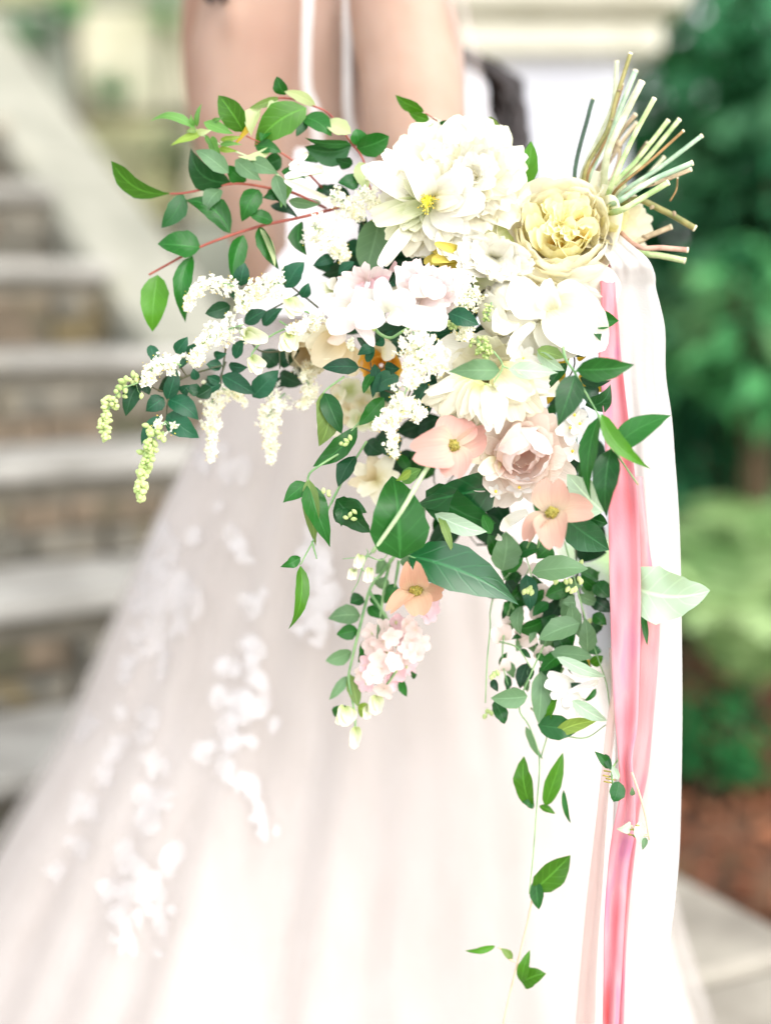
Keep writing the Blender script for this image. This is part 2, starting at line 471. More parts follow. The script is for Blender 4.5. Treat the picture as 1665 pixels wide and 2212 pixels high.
class Bloom:
    """radial petals round an axis; sizes in reference units"""
    def __init__(s, x, y, dd, ax=0.0, ay=0.0):
        s.o = P(x, y, dd)
        s.A = (-FWD + RIGHT * ax + UP * ay).normalized()
        s.e1 = (RIGHT - s.A * RIGHT.dot(s.A)).normalized()
        s.e2 = s.A.cross(s.e1)
        s.k = (F0 + dd) / F0 * S
    def ring(s, parent, mat, n, L, W, phi0, phi1, r0=0.0, z0=0.0, cup=.25, ruffle=.06, notch=0.0, tipround=.25, jit=.15, a0=None, nu=7, nv=8, name='petal', kpow=1.0, freq=7, base_w=.35, arc=None):
        a0 = random.random() * 6 if a0 is None else a0
        for i in range(n):
            ang = a0 + (2 * math.pi if arc is None else arc) * (i + random.uniform(-jit, jit)) / n
            l = L * random.uniform(1 - jit, 1 + jit) * s.k
            w = W * random.uniform(1 - jit, 1 + jit) * s.k
            p0, p1 = R(phi0 + random.uniform(-6, 6)), R(phi1 + random.uniform(-10, 10))
            s.one(parent, PT[mat], ang, l, w, p0, p1, r0 * s.k, z0 * s.k, cup, ruffle, notch, tipround, nu, nv, name, kpow, freq, base_w)
    def one(s, parent, mat, ang, l, w, p0, p1, r0, z0, cup, ruffle, notch, tipround, nu, nv, name, kpow=1.0, freq=7, base_w=.35):
        rd = s.e1 * math.cos(ang) + s.e2 * math.sin(ang)
        td = -s.e1 * math.sin(ang) + s.e2 * math.cos(ang)
        ph, ph2 = random.random() * 6, random.random() * 6
        N = 24
        prof = [(r0, z0, p0)]
        rr, zz = r0, z0
        for i in range(N):
            phi = p0 + (p1 - p0) * ((i + .5) / N) ** kpow
            rr += math.sin(phi) * l / N; zz += math.cos(phi) * l / N
            prof.append((rr, zz, phi))
        v, uv, f = [], [], []
        for i in range(nu + 1):
            u = i / nu
            for j in range(nv + 1):
                x = -1 + 2 * j / nv
                uu = u * (1 - tipround * abs(x) ** 3.2 - notch * max(0, 1 - abs(x) * 3.0)) * (1 + ruffle * .4 * math.sin(x * freq * .8 + ph2) * u)
                uu = min(max(uu, 0), 1)
                fi = uu * N; i0 = min(int(fi), N - 1); ft = fi - i0
                r_, z_ = prof[i0][0] * (1 - ft) + prof[i0 + 1][0] * ft, prof[i0][1] * (1 - ft) + prof[i0 + 1][1] * ft
                phi = prof[i0 + 1][2]
                nn = -rd * math.cos(phi) + s.A * math.sin(phi)
                pw = base_w + (1 - base_w) * math.sin(math.pi / 2 * min(1, u / .65)) if u < .65 else 1 - .2 * ((u - .65) / .35) ** 1.7
                hw = w / 2 * pw
                v.append(s.o + rd * r_ + s.A * z_ + td * (hw * x) + nn * (cup * hw * x * x + ruffle * w * u * u * (.45 * math.sin(x * freq + ph) + .3 * math.sin(x * freq * 1.9 + ph2 + u * 3))))
                uv.append((u, (x + 1) / 2))
        for i in range(nu):
            for j in range(nv):
                q = i * (nv + 1) + j
                f.append((q, q + 1, q + nv + 2, q + nv + 1))
        return mk(name, v, f, mat, parent, uv)

def rand_unit():
    while True:
        v = Vector((random.uniform(-1, 1), random.uniform(-1, 1), random.uniform(-1, 1)))
        if .05 < v.length < 1: return v.normalized()

def blob_vf(c, ax, l, r, ns=6, nl=4):
    ax = ax.normalized(); a = ax.orthogonal().normalized(); b = ax.cross(a)
    v, f = [], []
    for i in range(nl + 1):
        t = i / nl
        rr = r * max(math.sin(math.pi * (0.06 + .88 * t)), 0) ** .8
        for k in range(ns):
            q = 2 * math.pi * k / ns
            v.append(c + ax * (l * (t - .5)) + (a * math.cos(q) + b * math.sin(q)) * rr)
    for i in range(nl):
        for k in range(ns):
            k2 = (k + 1) % ns
            f.append((i * ns + k, i * ns + k2, (i + 1) * ns + k2, (i + 1) * ns + k))
    f.append(tuple(reversed(range(ns)))); f.append(tuple(nl * ns + k for k in range(ns)))
    return v, f

def panicle(m, parent, pts, w0, w1, n, dd, buds=0.25, size=11, green=0.0, depth=1.0):
    """privet blossom: four-petalled florets and round buds round a drooping axis; widths in crop units"""
    s = m(1, 0)[0] - m(0, 0)[0]
    path = catmull([P(*m(q[0], q[1]), (q[2] if len(q) > 2 else dd)) for q in pts], 12)
    fl, bd, gb, an, st = Bag(), Bag(), Bag(), Bag(), Bag()
    st.tube(path, 1.6 * S, .8 * S, n=len(path) - 1, ns=5)
    w0 *= 1.25; w1 *= 1.25; size *= 1.36
    for i in range(int(n * 1.1)):
        u = random.random() ** .85
        fi = u * (len(path) - 1); i0 = min(int(fi), len(path) - 2)
        c = path[i0].lerp(path[i0 + 1], fi - i0)
        ax = (path[i0 + 1] - path[i0]).normalized()
        w = (w0 + (w1 - w0) * u) * s * S * .5
        d = rand_unit(); d = (d - ax * d.dot(ax)); d.normalize()
        rr = w * random.uniform(.25, 1.0) * (1 + .25 * math.sin(u * 21 + d.x * 3))
        p = c + d * rr + ax * random.uniform(-.5, .5) * w * .5
        if random.random() < .5: st.add(*tube_vf([c, c.lerp(p, .55) + ax * .001, p], .5 * S, .4 * S, 3))
        o = (d + ax * random.uniform(-.2, .9) + rand_unit() * .5 - FWD * .7).normalized()
        tipness = u > (1 - green)
        if tipness:
            l = size * S * random.uniform(.75, 1.05)
            gb.add(*blob_vf(p, o, l, l * .36))
        elif random.random() < buds:
            l = size * S * random.uniform(.55, .8)
            bd.add(*blob_vf(p, o, l, l * .4))
        else:
            a = o.orthogonal().normalized(); b = o.cross(a)
            z = size * S * random.uniform(.5, .68)
            rot = random.random() * 3
            v, f = [p - o * z * .5], []
            for k in range(4):
                q = rot + k * math.pi / 2
                dr = a * math.cos(q) + b * math.sin(q); td = -a * math.sin(q) + b * math.cos(q)
                i1 = len(v)
                v += [p + dr * z * .5 + td * z * .36 + o * z * .06, p + dr * z * 1.05 - o * z * .12, p + dr * z * .5 - td * z * .36 + o * z * .06]
                f += [(0, i1, i1 + 1, i1 + 2)]
            fl.add(v, f)
            for k in range(1 if i % 2 else 0):
                q = rot + random.random() * 6
                dr = a * math.cos(q) + b * math.sin(q)
                e = p + o * z * .8 + dr * z * .45
                an.add(*blob_vf(e, o, z * .34, z * .14, 4, 2))
    st.make('rachis', M_green_stem, parent)
    for bag, nm, mt in ((fl, 'floret', M_floret), (bd, 'blossom_bud', M_bud), (gb, 'green_bud', M_gbud), (an, 'anther', M_anther)):
        if bag.v: tag(bag.make(nm, mt, parent, smooth=(nm != 'floret')), kind='stuff')

# ================================================================== GROUND AND SETTING
KX = S / F0          # metres per unit per metre of distance
M_earth = plain('leaf_litter_earth', (74, 52, 38), (134, 96, 72), 9, .95, 8, .6, .03, c3=(70, 66, 40))
M_paving = plain('paving_stone', (124, 118, 108), (156, 150, 138), 7, .85, 8, .4, .01, c3=(112, 104, 86))
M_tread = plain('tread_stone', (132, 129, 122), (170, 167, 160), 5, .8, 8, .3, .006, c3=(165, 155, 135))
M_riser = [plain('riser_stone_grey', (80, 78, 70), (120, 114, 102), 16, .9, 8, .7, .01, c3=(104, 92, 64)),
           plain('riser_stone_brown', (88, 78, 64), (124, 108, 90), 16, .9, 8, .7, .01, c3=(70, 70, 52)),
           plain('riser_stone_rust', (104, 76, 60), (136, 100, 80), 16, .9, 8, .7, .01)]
M_mortar = plain('mortar', (92, 88, 78), (116, 110, 98), 30, .95, 5)
M_coping = plain('coping_stone', (130, 130, 118), (154, 152, 140), 8, .85, 8, .4, .008, c3=(128, 128, 104))
M_wallst = [plain('wall_stone_pale', (176, 174, 148), (208, 202, 176), 6, .9, 8, .5, .01, c3=(140, 138, 92)),
            plain('wall_stone_lichen', (142, 144, 112), (190, 186, 140), 6, .9, 8, .5, .01, c3=(196, 184, 132)),
            plain('wall_stone_grey', (128, 132, 120), (170, 172, 156), 6, .9, 8, .5, .01, c3=(110, 112, 82))]
M_pedshaft = plain('pedestal_render', (198, 198, 206), (214, 214, 220), 4, .8, 6, .15, .004)
M_pedcap = plain('pedestal_cap_stone', (186, 182, 162), (216, 212, 196), 5, .85, 8, .4, .006, c3=(160, 154, 116))

# ground: one sheet, gently uneven near the border bed
gv, gf = [], []
GN = 60
for i in range(GN + 1):
    for j in range(GN + 1):
        x = -30 + 60 * (i / GN); y = -12 + 60 * (j / GN)
        h = 0.05 * mnoise.noise(Vector((x * .8, y * .8, 0))) if x > 1 and y > 3 else 0
        gv.append(Vector((x, y, h - .004)))
for i in range(GN):
    for j in range(GN):
        q = i * (GN + 1) + j
        gf.append((q, q + GN + 1, q + GN + 2, q + 1))
tag(mk('ground', gv, gf, M_earth), kind='structure')

pv, pf = [], []  # unseen pale gravel sheet, partly guessed, added to bounce light up onto the blooms
for i in range(41):
    for j in range(41):
        pv.append(Vector((-9 + 18 * i / 40, -11 + 13.0 * j / 40, .002)))
for i in range(40):
    for j in range(40):
        q = i * 41 + j
        pf.append((q, q + 41, q + 42, q + 1))
M_bounce_gravel = plain('bounce_gravel', (168, 160, 148), (196, 188, 176), 26, .95, 9, .6, .01)
tag(mk('path', pv, pf, M_bounce_gravel), kind='structure')

# fallen leaves on the bed
fb = Bag()
for i in range(2600):
    x, y = random.uniform(.3, 1.9), random.uniform(2.1, 5)
    c = Vector((x, y, random.uniform(.01, .03)))
    a = random.random() * 6; l = random.uniform(.03, .07)
    d = Vector((math.cos(a), math.sin(a), random.uniform(-.2, .5))); e = Vector((-math.sin(a), math.cos(a), random.uniform(-.4, .4)))
    fb.add([c - d * l * .5, c + e * l * .28 + Vector((0, 0, .012)), c + d * l * .5, c - e * l * .28 + Vector((0, 0, .012))], [(0, 1, 2, 3)])
M_litter = plain('dry_leaf', (104, 62, 40), (168, 112, 80), 3, .9, 2, c3=(84, 70, 40))
tag(fb.make('fallen_leaves', M_litter, None, False), kind='stuff')

# ---- staircase, turned 35 degrees, climbing away to the left
ang = R(35)
U = Vector((math.cos(ang), math.sin(ang), 0)); V = Vector((-math.sin(ang), math.cos(ang), 0))
RUN, RISE = .30, .19
hB = .532
nb = Vector(((150 - 832.5) * KX * 2.45, 2.45, 0))
stair = thing('stone_staircase', 'wide stone staircase with pale worn treads and dark rubble risers climbing away', 'staircase', (nb.x, nb.y, 0))
def Mstep(k):
    o = nb + V * (RUN * k)
    return Matrix(((U.x, V.x, 0, o.x), (U.y, V.y, 0, o.y), (0, 0, 1, 0), (0, 0, 0, 1)))
# where the right-hand end of each step meets the stair wall
c0 = Vector(((420 - 832.5) * KX * 3.4, 3.4, 0))
uwall = (c0 - nb).dot(U) - .11
for k in range(-4, 9):
    M = Mstep(k)
    top = hB + RISE * k
    if top <= 0.02: continue
    u0 = -3.0
    uend = uwall + (0 if k > 2 else .42 if k > -2 else .05)
    core = box('step_core', u0, uend, .035, 2.2 if k == 8 else RUN + .3, max(0, top - RISE - .3), top - .038, M_mortar, stair, M)
    # tread slabs butted end to end
    x = u0
    while x < uend - .01:
        w = min(random.uniform(.7, 1.1), uend - x)
        if uend - (x + w) < .25: w = uend - x
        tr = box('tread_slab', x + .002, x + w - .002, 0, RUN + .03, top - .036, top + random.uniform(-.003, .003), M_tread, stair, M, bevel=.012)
        x += w
    # riser stones in two courses
    z0 = top - RISE
    for c in range(2):
        x = u0 + (0 if c == 0 else -.08)
        while x < uend:
            w = random.uniform(.1, .26)
            xa, xb = max(x, u0), min(x + w, uend)
            if xb - xa > .03:
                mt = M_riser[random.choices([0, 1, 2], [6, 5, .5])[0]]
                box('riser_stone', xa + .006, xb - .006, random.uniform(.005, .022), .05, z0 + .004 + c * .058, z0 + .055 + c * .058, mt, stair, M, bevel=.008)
            x += w

# ---- sloping coping on the wall that flanks the stair
def Mv(o, d, zslope):
    f = Vector((d.x, d.y, zslope)).normalized()
    r = Vector((d.y, -d.x, 0)).normalized()
    u = r.cross(f)
    return Matrix(((r.x, f.x, u.x, o.x), (r.y, f.y, u.y, o.y), (r.z, f.z, u.z, o.z), (0, 0, 0, 1)))
cz = .946
cw = thing('stair_side_wall', 'sloping stone wall with a pale coping beside the staircase', 'wall', (c0.x, c0.y, 0))
SL = RISE / RUN
start = c0 - V * 1.2
ll = -.04
for i in range(4):
    o = Vector((c0.x, c0.y, cz)) + (V * (ll) + Vector((0, 0, SL * ll)))
    box('coping_slab', -.125, .125, .002, .85 - .002, -.08, 0, M_coping, cw, Mv(o, V, SL), bevel=.012)
    ll += .85 / math.sqrt(1 + SL * SL)
# wall body below the coping, following the slope
wv = []
for t in (-.02, 2.65):
    for s in (-.1, .1):
        b = c0 + V * t + U * s
        zt = cz + SL * t - .098
        wv += [Vector((b.x, b.y, max(-.1, min(zt - .5, 0)))), Vector((b.x, b.y, zt))]
mk('wall_body', wv, [(0, 1, 5, 4), (2, 6, 7, 3), (0, 2, 3, 1), (4, 5, 7, 6), (1, 3, 7, 5), (0, 4, 6, 2)], M_wallst[2], cw, smooth=False)

# ---- tall old stone wall behind, in rough blocks
bw = thing('lichened_stone_wall', 'old lichened stone wall of rough blocks standing behind the stairs', 'wall', (-1.0, 4.9, 0))
box('wall_core', -4.2, .75, 4.93, 5.2, -.05, 3.2, M_mortar, bw)
z = 0.0
while z < 3.1:
    h = random.uniform(.2, .34)
    x = -4.2 + random.uniform(-.2, 0)
    while x < .75:
        w = random.uniform(.25, .6)
        box('stone_block', max(x, -4.2) + .008, min(x + w, .75) - .008, 4.86 + random.uniform(0, .03), 4.99, z + .008, z + h - .008, M_wallst[random.choices([0, 1, 2], [3, 4, 3])[0]], bw, bevel=.02)
        x += w
        if min(x + .02, .75) >= .74: break
    z += h

# ---- pedestal
pdst = 3.5
pcx = (1120 - 832.5) * KX * pdst
def zy(y, d): return CAM.z + (650 - y) * KX * d
ped = thing('stone_pedestal', 'pale rendered pedestal pier with a stepped moulded stone cap', 'pedestal', (pcx, pdst + .25, 0))
zs = zy(150, pdst)
hw_s, hw_m, hw_c = (1335 - 1120) * KX * pdst, (1402 - 1120) * KX * pdst, (1450 - 1120) * KX * pdst
py = pdst + hw_s
box('shaft', pcx - hw_s, pcx + hw_s, py - hw_s, py + hw_s, 0, zs, M_pedshaft, ped, bevel=.006)
z1 = zy(88, pdst)
box('moulding', pcx - hw_m, pcx + hw_m, py - hw_m, py + hw_m, zs + .001, z1, M_pedcap, ped, bevel=.014)
box('neck', pcx - hw_m + .03, pcx + hw_m - .03, py - hw_m + .03, py + hw_m - .03, z1 + .001, zy(70, pdst), M_pedcap, ped)
box('cap_slab', pcx - hw_c, pcx + hw_c, py - hw_c, py + hw_c, zy(70, pdst) + .001, zy(-5, pdst), M_pedcap, ped, bevel=.03)
box('cap_top', pcx - hw_s, pcx + hw_s, py - hw_s, py + hw_s, zy(-5, pdst) + .001, zy(-50, pdst), M_pedcap, ped, bevel=.03)
box('base_block', pcx - hw_m, pcx + hw_m, py - hw_m, py + hw_m, .001, .16, M_pedcap, ped, bevel=.014)

# ---- stone kerb slabs at the lower right
kerb = thing('stone_edging', 'pale stone edging slabs bordering the leafy bed at the path', 'edging', (.8, 2.1, 0))
kd = Vector((.46, -.89, 0)).normalized()
kn = Vector((-kd.y, kd.x, 0))
kb = Vector((.436, 2.286, 0))
for i, (a0_, a1_) in enumerate(((-1.1, -.32), (-.32, .36), (.36, 1.1))):
    M = Matrix(((kd.x, kn.x, 0, kb.x), (kd.y, kn.y, 0, kb.y), (0, 0, 1, 0), (0, 0, 0, 1)))
    box('kerb_slab', a0_ + .006, a1_ - .006, -.42, .0, .0, .13 + random.uniform(-.006, .006), M_paving, kerb, M, bevel=.018)

# ---- shrubs
def foliage(name, c, r, n, size, mat, parent, seed, flat=.7):
    rnd = random.Random(seed)
    v, f = [], []
    for i in range(n):
        d = Vector((rnd.gauss(0, 1), rnd.gauss(0, 1), rnd.gauss(0, 1))).normalized()
        q = rnd.random() ** .4
        k = 1 + .35 * mnoise.noise(d * 2.3 + Vector((seed, 0, 0)))
        p = Vector((c[0] + d.x * r[0] * q * k, c[1] + d.y * r[1] * q * k, c[2] + d.z * r[2] * q * k))
        if p.z < .03: p.z = rnd.uniform(.03, .25)
        l = size * rnd.uniform(.6, 1.3)
        a = Vector((d.x + rnd.uniform(-1, 1), d.y + rnd.uniform(-1, 1), rnd.uniform(-.9, .35))).normalized()
        s = a.cross(Vector((rnd.uniform(-.6, .6), rnd.uniform(-.6, .6), 1))).normalized()
        n_ = s.cross(a)
        b = len(v)
        w = l * .24
        v += [p, p + a * l * .4 + s * w + n_ * w * .3, p + a * l * .45, p + a * l * .4 - s * w + n_ * w * .3, p + a * l - n_ * l * .1]
        f += [(b, b + 1, b + 2), (b, b + 2, b + 3), (b + 2, b + 1, b + 4), (b + 3, b + 2, b + 4)]
    return tag(mk(name, v, f, mat, parent, smooth=False), kind='stuff')

def fol(name, c1, c2, c3=None, scale=7):
    return plain(name, *[tuple(min(250, v * 1.16) for v in c) if c else None for c in (c1, c2)], scale, .5, 3, c3=tuple(v * 1.1 for v in c3) if c3 else None, trans=.15, lo=.4, hi=.62, spec=.12)
M_f = [fol('foliage_dark', (22, 62, 34), (48, 112, 62), (78, 140, 84)), fol('foliage_blue', (24, 68, 44), (70, 136, 92), (104, 158, 116)),
       fol('foliage_mid', (34, 84, 50), (76, 140, 84), (110, 150, 100)), fol('foliage_fresh', (110, 140, 88), (158, 182, 128))]
M_wood = plain('shrub_wood', (70, 56, 42), (104, 84, 62), 20, .9, 5)
def shrub(c, r, n, size, mi, seed, label, name='rhododendron_shrub', cat='shrub', group='dark shrubs of the bed'):
    t = thing(name, label, cat, (c[0], c[1], 0), group)
    rnd = random.Random(seed)
    for k in range(5):
        a = rnd.random() * 6
        b = Bag()
        e = Vector((c[0] + math.cos(a) * r[0] * .6, c[1] + math.sin(a) * r[1] * .6, c[2] + r[2] * rnd.uniform(.1, .6)))
        b.tube([Vector((c[0] + math.cos(a) * .04, c[1] + math.sin(a) * .04, -.02)), Vector((c[0], c[1], c[2] * .5)).lerp(e, .4), e], .016, .006, 6, 6)
        b.make('branch', M_wood, t)
    foliage('foliage', c, r, n, size, M_f[mi], t, seed)
    return t
def bx(px, d): return (px - 832.5) * KX * d
shrub((bx(1570, 4.6), 4.6, 1.2), (.42, .5, 1.05), 1500, .16, 0, 11, 'tall dark green shrub right beside the stone pedestal')
shrub((bx(1720, 4.2), 4.2, 1.25), (.4, .5, .75), 1300, .16, 1, 12, 'blue green shrub at the right edge of the view behind the ferns')
shrub((bx(1560, 3.9), 3.9, .72), (.26, .3, .3), 700, .10, 1, 13, 'rounded blue green shrub in front of the tall shrub')
shrub((bx(1640, 3.5), 3.5, .95), (.2, .25, .22), 420, .10, 2, 14, 'mid green leafy shrub just above the fern fronds')
shrub((bx(1545, 3.0), 3.0, .12), (.13, .16, .12), 220, .07, 0, 15, 'tiny dark shrub low on the brown leaf litter beside the edging')
shrub((bx(1500, 5.4), 5.4, 1.6), (.9, .5, 1.6), 1700, .15, 0, 16, 'large shadowy evergreen behind the pedestal')
shrub((bx(1900, 5.2), 5.2, 1.5), (1.0, .8, 1.5), 1700, .15, 1, 17, 'large blue green evergreen behind the far edge of the bed')
shrub((bx(1500, 3.7), 3.7, .35), (.2, .2, .18), 300, .08, 0, 18, 'dark shrub crouching below the rounded shrub beside the white ribbon')
# climbers on the old wall
for i, (px_, py_, rr, mi) in enumerate(((262, 205, .05, 2), (372, 345, .08, 0), (390, 30, .10, 2), (95, 90, .06, 2), (170, 40, .05, 2))):
    d = 4.78
    c = (((px_ - 832.5) * KX * d), d, zy(py_, d))
    t = thing('ivy_clump', ['small dark ivy tuft on the wall above the coping', 'dark ivy tuft on the wall close beside the bare back',
                            'brownish dark ivy clump high on the wall beside the shoulder', 'wide olive ivy clump high over the stairs',
                            'small olive ivy tuft between the dark and wide clumps'][i], 'ivy', c, 'ivy on the old wall')
    b = Bag()
    b.tube([Vector((c[0] - .05, 4.85, max(.02, c[2] - .9))), Vector((c[0] + .04, 4.84, c[2] - .4)), Vector(c)], .008, .004, 8, 5)
    b.make('stem', M_wood, t)
    foliage('foliage', c, (rr, .05, rr * .9), 60, .05, M_f[mi], t, 40 + i)

# ferns
def fern(x, y, z, n, L, seed, label):
    t = thing('fern', label, 'fern', (x, y, 0), 'ferns in the bed')
    rnd = random.Random(seed)
    for k in range(n):
        a = 2 * math.pi * k / n + rnd.uniform(-.25, .25)
        d = Vector((math.cos(a), math.sin(a), 0))
        l = L * rnd.uniform(.8, 1.15)
        lean = rnd.uniform(.45, .8)
        path = [Vector((x, y, z)) + d * (l * lean * u) + Vector((0, 0, l * (1.25 * u - .9 * u * u))) for u in [i / 16 for i in range(17)]]
        b = Bag()
        b.add(*tube_vf(path, .004, .0015, 4))
        sd = d.cross(Vector((0, 0, 1)))
        for i in range(1, 17):
            u = i / 16
            pl = l * .26 * math.sin(math.pi * (u * .85 + .13)) + .008
            tn = (path[i] - path[i - 1]).normalized()
            nn = sd.cross(tn)
            for sg in (-1, 1):
                e = path[i] + sd * sg * pl + tn * pl * .35 - nn * pl * .15
                w = l * .019
                b.add([path[i] - tn * w, path[i].lerp(e, .5) - tn * w, e, path[i].lerp(e, .5) + tn * w, path[i] + tn * w], [(0, 1, 2, 3, 4)])
        b.make('frond', M_f[3], t, smooth=False)
fern(bx(1650, 3.05), 3.05, .2, 13, .62, 5, 'large pale green fern with arching fronds, closest to the white ribbon')
fern(bx(1760, 3.4), 3.4, .3, 11, .6, 6, 'pale green fern standing further back in the bed')
fern(bx(1590, 3.7), 3.7, .25, 10, .42, 8, 'fern half hidden under the dark shrubs')

# ================================================================== BRIDE
M_skin = plain('skin', (156, 124, 105), (170, 141, 124), 9, .5, 4, spec=.3, c3=(158, 124, 107))
sk = [n for n in M_skin.node_tree.nodes if n.type == 'BSDF_PRINCIPLED'][0]
sk.inputs['Subsurface Weight'].default_value = .18
sk.inputs['Subsurface Radius'].default_value = (.01, .004, .002)
sk.inputs['Subsurface Scale'].default_value = 1.0

bride = thing('person', 'bride seen from behind with bare back, one arm bent round the bouquet', 'person', P(650, 2530, .4))
def loft(rings, ns=28):
    """rings: (x, y, dd, half width in units, half depth in metres)"""
    v, f = [], []
    for (x, y, dd, rx, rd) in rings:
        c = P(x, y, dd); k = (F0 + dd) / F0 * S
        for i in range(ns):
            q = 2 * math.pi * i / ns
            ce, se = math.cos(q), math.sin(q)
            v.append(c + RIGHT * (rx * k * math.copysign(abs(ce) ** .9, ce)) + FWD * (rd * math.copysign(abs(se) ** .9, se)))
    n = len(rings)
    for i in range(n - 1):
        for j in range(ns):
            j2 = (j + 1) % ns
            f.append((i * ns + j, i * ns + j2, (i + 1) * ns + j2, (i + 1) * ns + j))
    f.append(tuple(reversed(range(ns)))); f.append(tuple((n - 1) * ns + j for j in range(ns)))
    return v, f
def limb(pts, rad, ns=16, n=14):
    path = catmull(pts, n * (len(pts) - 1))
    v, f = tube_vf(path, 1, 1, ns)
    m_ = len(path)
    for i in range(m_):
        u = i / (m_ - 1) * (len(rad) - 1); i0 = min(int(u), len(rad) - 2); r = rad[i0] + (rad[i0 + 1] - rad[i0]) * (u - i0)
        for k in range(ns):
            v[i * ns + k] = path[i] + (v[i * ns + k] - path[i]) * r
    return v, f
bb = Bag()
BD = .45
bb.add(*loft([(660, 1500, BD, 120, .07), (665, 1150, BD, 165, .08), (675, 950, BD, 165, .08), (690, 800, BD, 150, .08), (685, 680, BD, 138, .085), (660, 560, BD, 145, .092), (630, 420, BD, 182, .1),
              (615, 270, BD, 200, .108), (615, 130, BD, 205, .112), (628, 20, BD, 198, .11), (640, -60, BD, 182, .1), (645, -120, BD, 150, .085), (645, -165, BD, 95, .065), (645, -210, BD, 68, .055),
              (645, -290, BD, 62, .052), (650, -330, BD, 70, .06)]))
# head: skull, jaw, nose, ears
bb.add(*loft([(655, -300, BD + .02, 60, .05), (660, -350, BD + .03, 105, .075), (660, -420, BD + .02, 130, .095), (660, -500, BD + .01, 135, .1), (660, -560, BD, 115, .088), (660, -600, BD, 70, .055), (660, -615, BD, 20, .02)]))
bb.add(*limb([P(665, -460, BD + .1), P(668, -420, BD + .125), P(668, -410, BD + .1)], [.008, .012, .009], 8, 4))
bb.add(*limb([P(525, -440, BD), P(518, -410, BD + .01), P(528, -390, BD)], [.012, .014, .01], 8, 4))
bb.add(*limb([P(795, -440, BD), P(802, -410, BD + .01), P(792, -390, BD)], [.012, .014, .01], 8, 4))
bb.add(*limb([P(540, -60, BD - .07), P(515, 40, BD - .088), P(520, 150, BD - .083)], [.016, .022, .012]))
# near arm: shoulder, elbow, wrist behind the flowers
bb.add(*limb([P(745, -75, .40), P(840, -30, .36), P(880, 90, .31), P(897, 250, .28), P(915, 400, .26)], [.05, .062, .063, .058, .05]))
bb.add(*limb([P(915, 400, .26), P(1010, 455, .20), P(1120, 490, .15), P(1215, 510, .12)], [.047, .042, .034, .027]))
# hand closed round the stems
wr, pm = P(1215, 510, .12), P(1265, 505, .105)
bb.add(*limb([wr, pm, P(1300, 498, .10)], [.026, .032, .026], 12, 8))
for i in range(4):
    k = i * 17
    bb.add(*limb([P(1288 + k * .3, 470 + k, .10), P(1322 + k * .2, 462 + k, .075), P(1318 + k * .2, 468 + k, .05), P(1290, 474 + k, .045)], [.0095, .009, .0085, .007], 8, 5))
bb.add(*limb([P(1255, 478, .10), P(1270, 440, .07), P(1295, 428, .05)], [.012, .0105, .008], 8, 5))
# far arm hanging in front of the body
bb.add(*limb([P(545, -70, .46), P(480, -20, .52), P(465, 150, .58), P(490, 330, .62), P(560, 470, .64), P(690, 560, .62)], [.045, .048, .045, .04, .036, .026]))
bb.add(*limb([P(690, 560, .62), P(740, 575, .6), P(770, 580, .6)], [.026, .03, .02], 10, 6))
for i in range(4):
    bb.add(*limb([P(765, 560 + i * 12, .6), P(795, 566 + i * 12, .59), P(815, 578 + i * 12, .6)], [.009, .008, .007], 8, 4))
bb.add(*limb([P(740, 560, .6), P(765, 535, .59)], [.011, .008], 8, 4))
# legs inside the skirt
for s in (-1, 1):
    bb.add(*limb([P(650 + s * 90, 1200, BD), P(650 + s * 85, 1800, BD), P(650 + s * 75, 2350, BD + .02), P(650 + s * 75, 2440, BD - .04)], [.085, .055, .035, .03]))
    bb.add(*limb([P(650 + s * 75, 2470, BD), P(650 + s * 85, 2500, BD + .16)], [.032, .02]))
body = bb.make('body', M_skin, bride)
rm = body.modifiers.new('remesh', 'REMESH'); rm.mode = 'VOXEL'; rm.voxel_size = .0065; rm.use_smooth_shade = True
sm = body.modifiers.new('smooth', 'SMOOTH'); sm.iterations = 8; sm.factor = .5
# eyes and mouth on the face, turned from us
M_eye = plain('eye', (40, 28, 20), (60, 44, 30), 30, .2)
M_lip = plain('lip', (176, 90, 90), (186, 100, 98), 30, .4)
for x in (615, 705):
    v, f = blob_vf(P(x, -465, BD + .085), RIGHT, .026, .011)
    mk('eye', v, f, M_eye, bride)
v, f = blob_vf(P(665, -375, BD + .098), RIGHT, .044, .008)
mk('mouth', v, f, M_lip, bride)
# hair: dark curls
M_hair = plain('hair_dark', (20, 14, 13), (42, 31, 29), 60, .5, 3, stretch=(1, 1, .2))
hb = Bag()
v, f = loft([(655, -330, BD - .03, 120, .08), (655, -420, BD - .02, 150, .1), (658, -520, BD - .015, 150, .11), (660, -590, BD - .01, 115, .09), (660, -640, BD, 40, .04)], 24)
hb.add(v, f)
rnd = random.Random(3)
for i in range(34):
    t0 = rnd.random()
    x0, d0 = 790 + rnd.uniform(-60, 60), BD + rnd.uniform(.02, .1)
    pts = []
    ph = rnd.random() * 6
    xe = 1092 + rnd.uniform(-30, 24)
    for q in range(26):
        u = q / 25
        k_ = min(1, max(0, (u - .585) / .14)); k_ = k_ * k_ * (3 - 2 * k_)
        x = x0 + (940 - x0) * min(1, u * 1.7) * (1 - k_) + (xe - x0) * k_ + 15 * math.sin(u * 24 + ph)
        y = -380 + u * (770 + rnd.uniform(-3, 3))
        if u > .75: x += (u - .75) * 120
        pts.append(P(x, y, d0 + .06 + .018 * math.cos(u * 22 + ph)))
    hb.add(*tube_vf(pts, .008, .0045, 6))
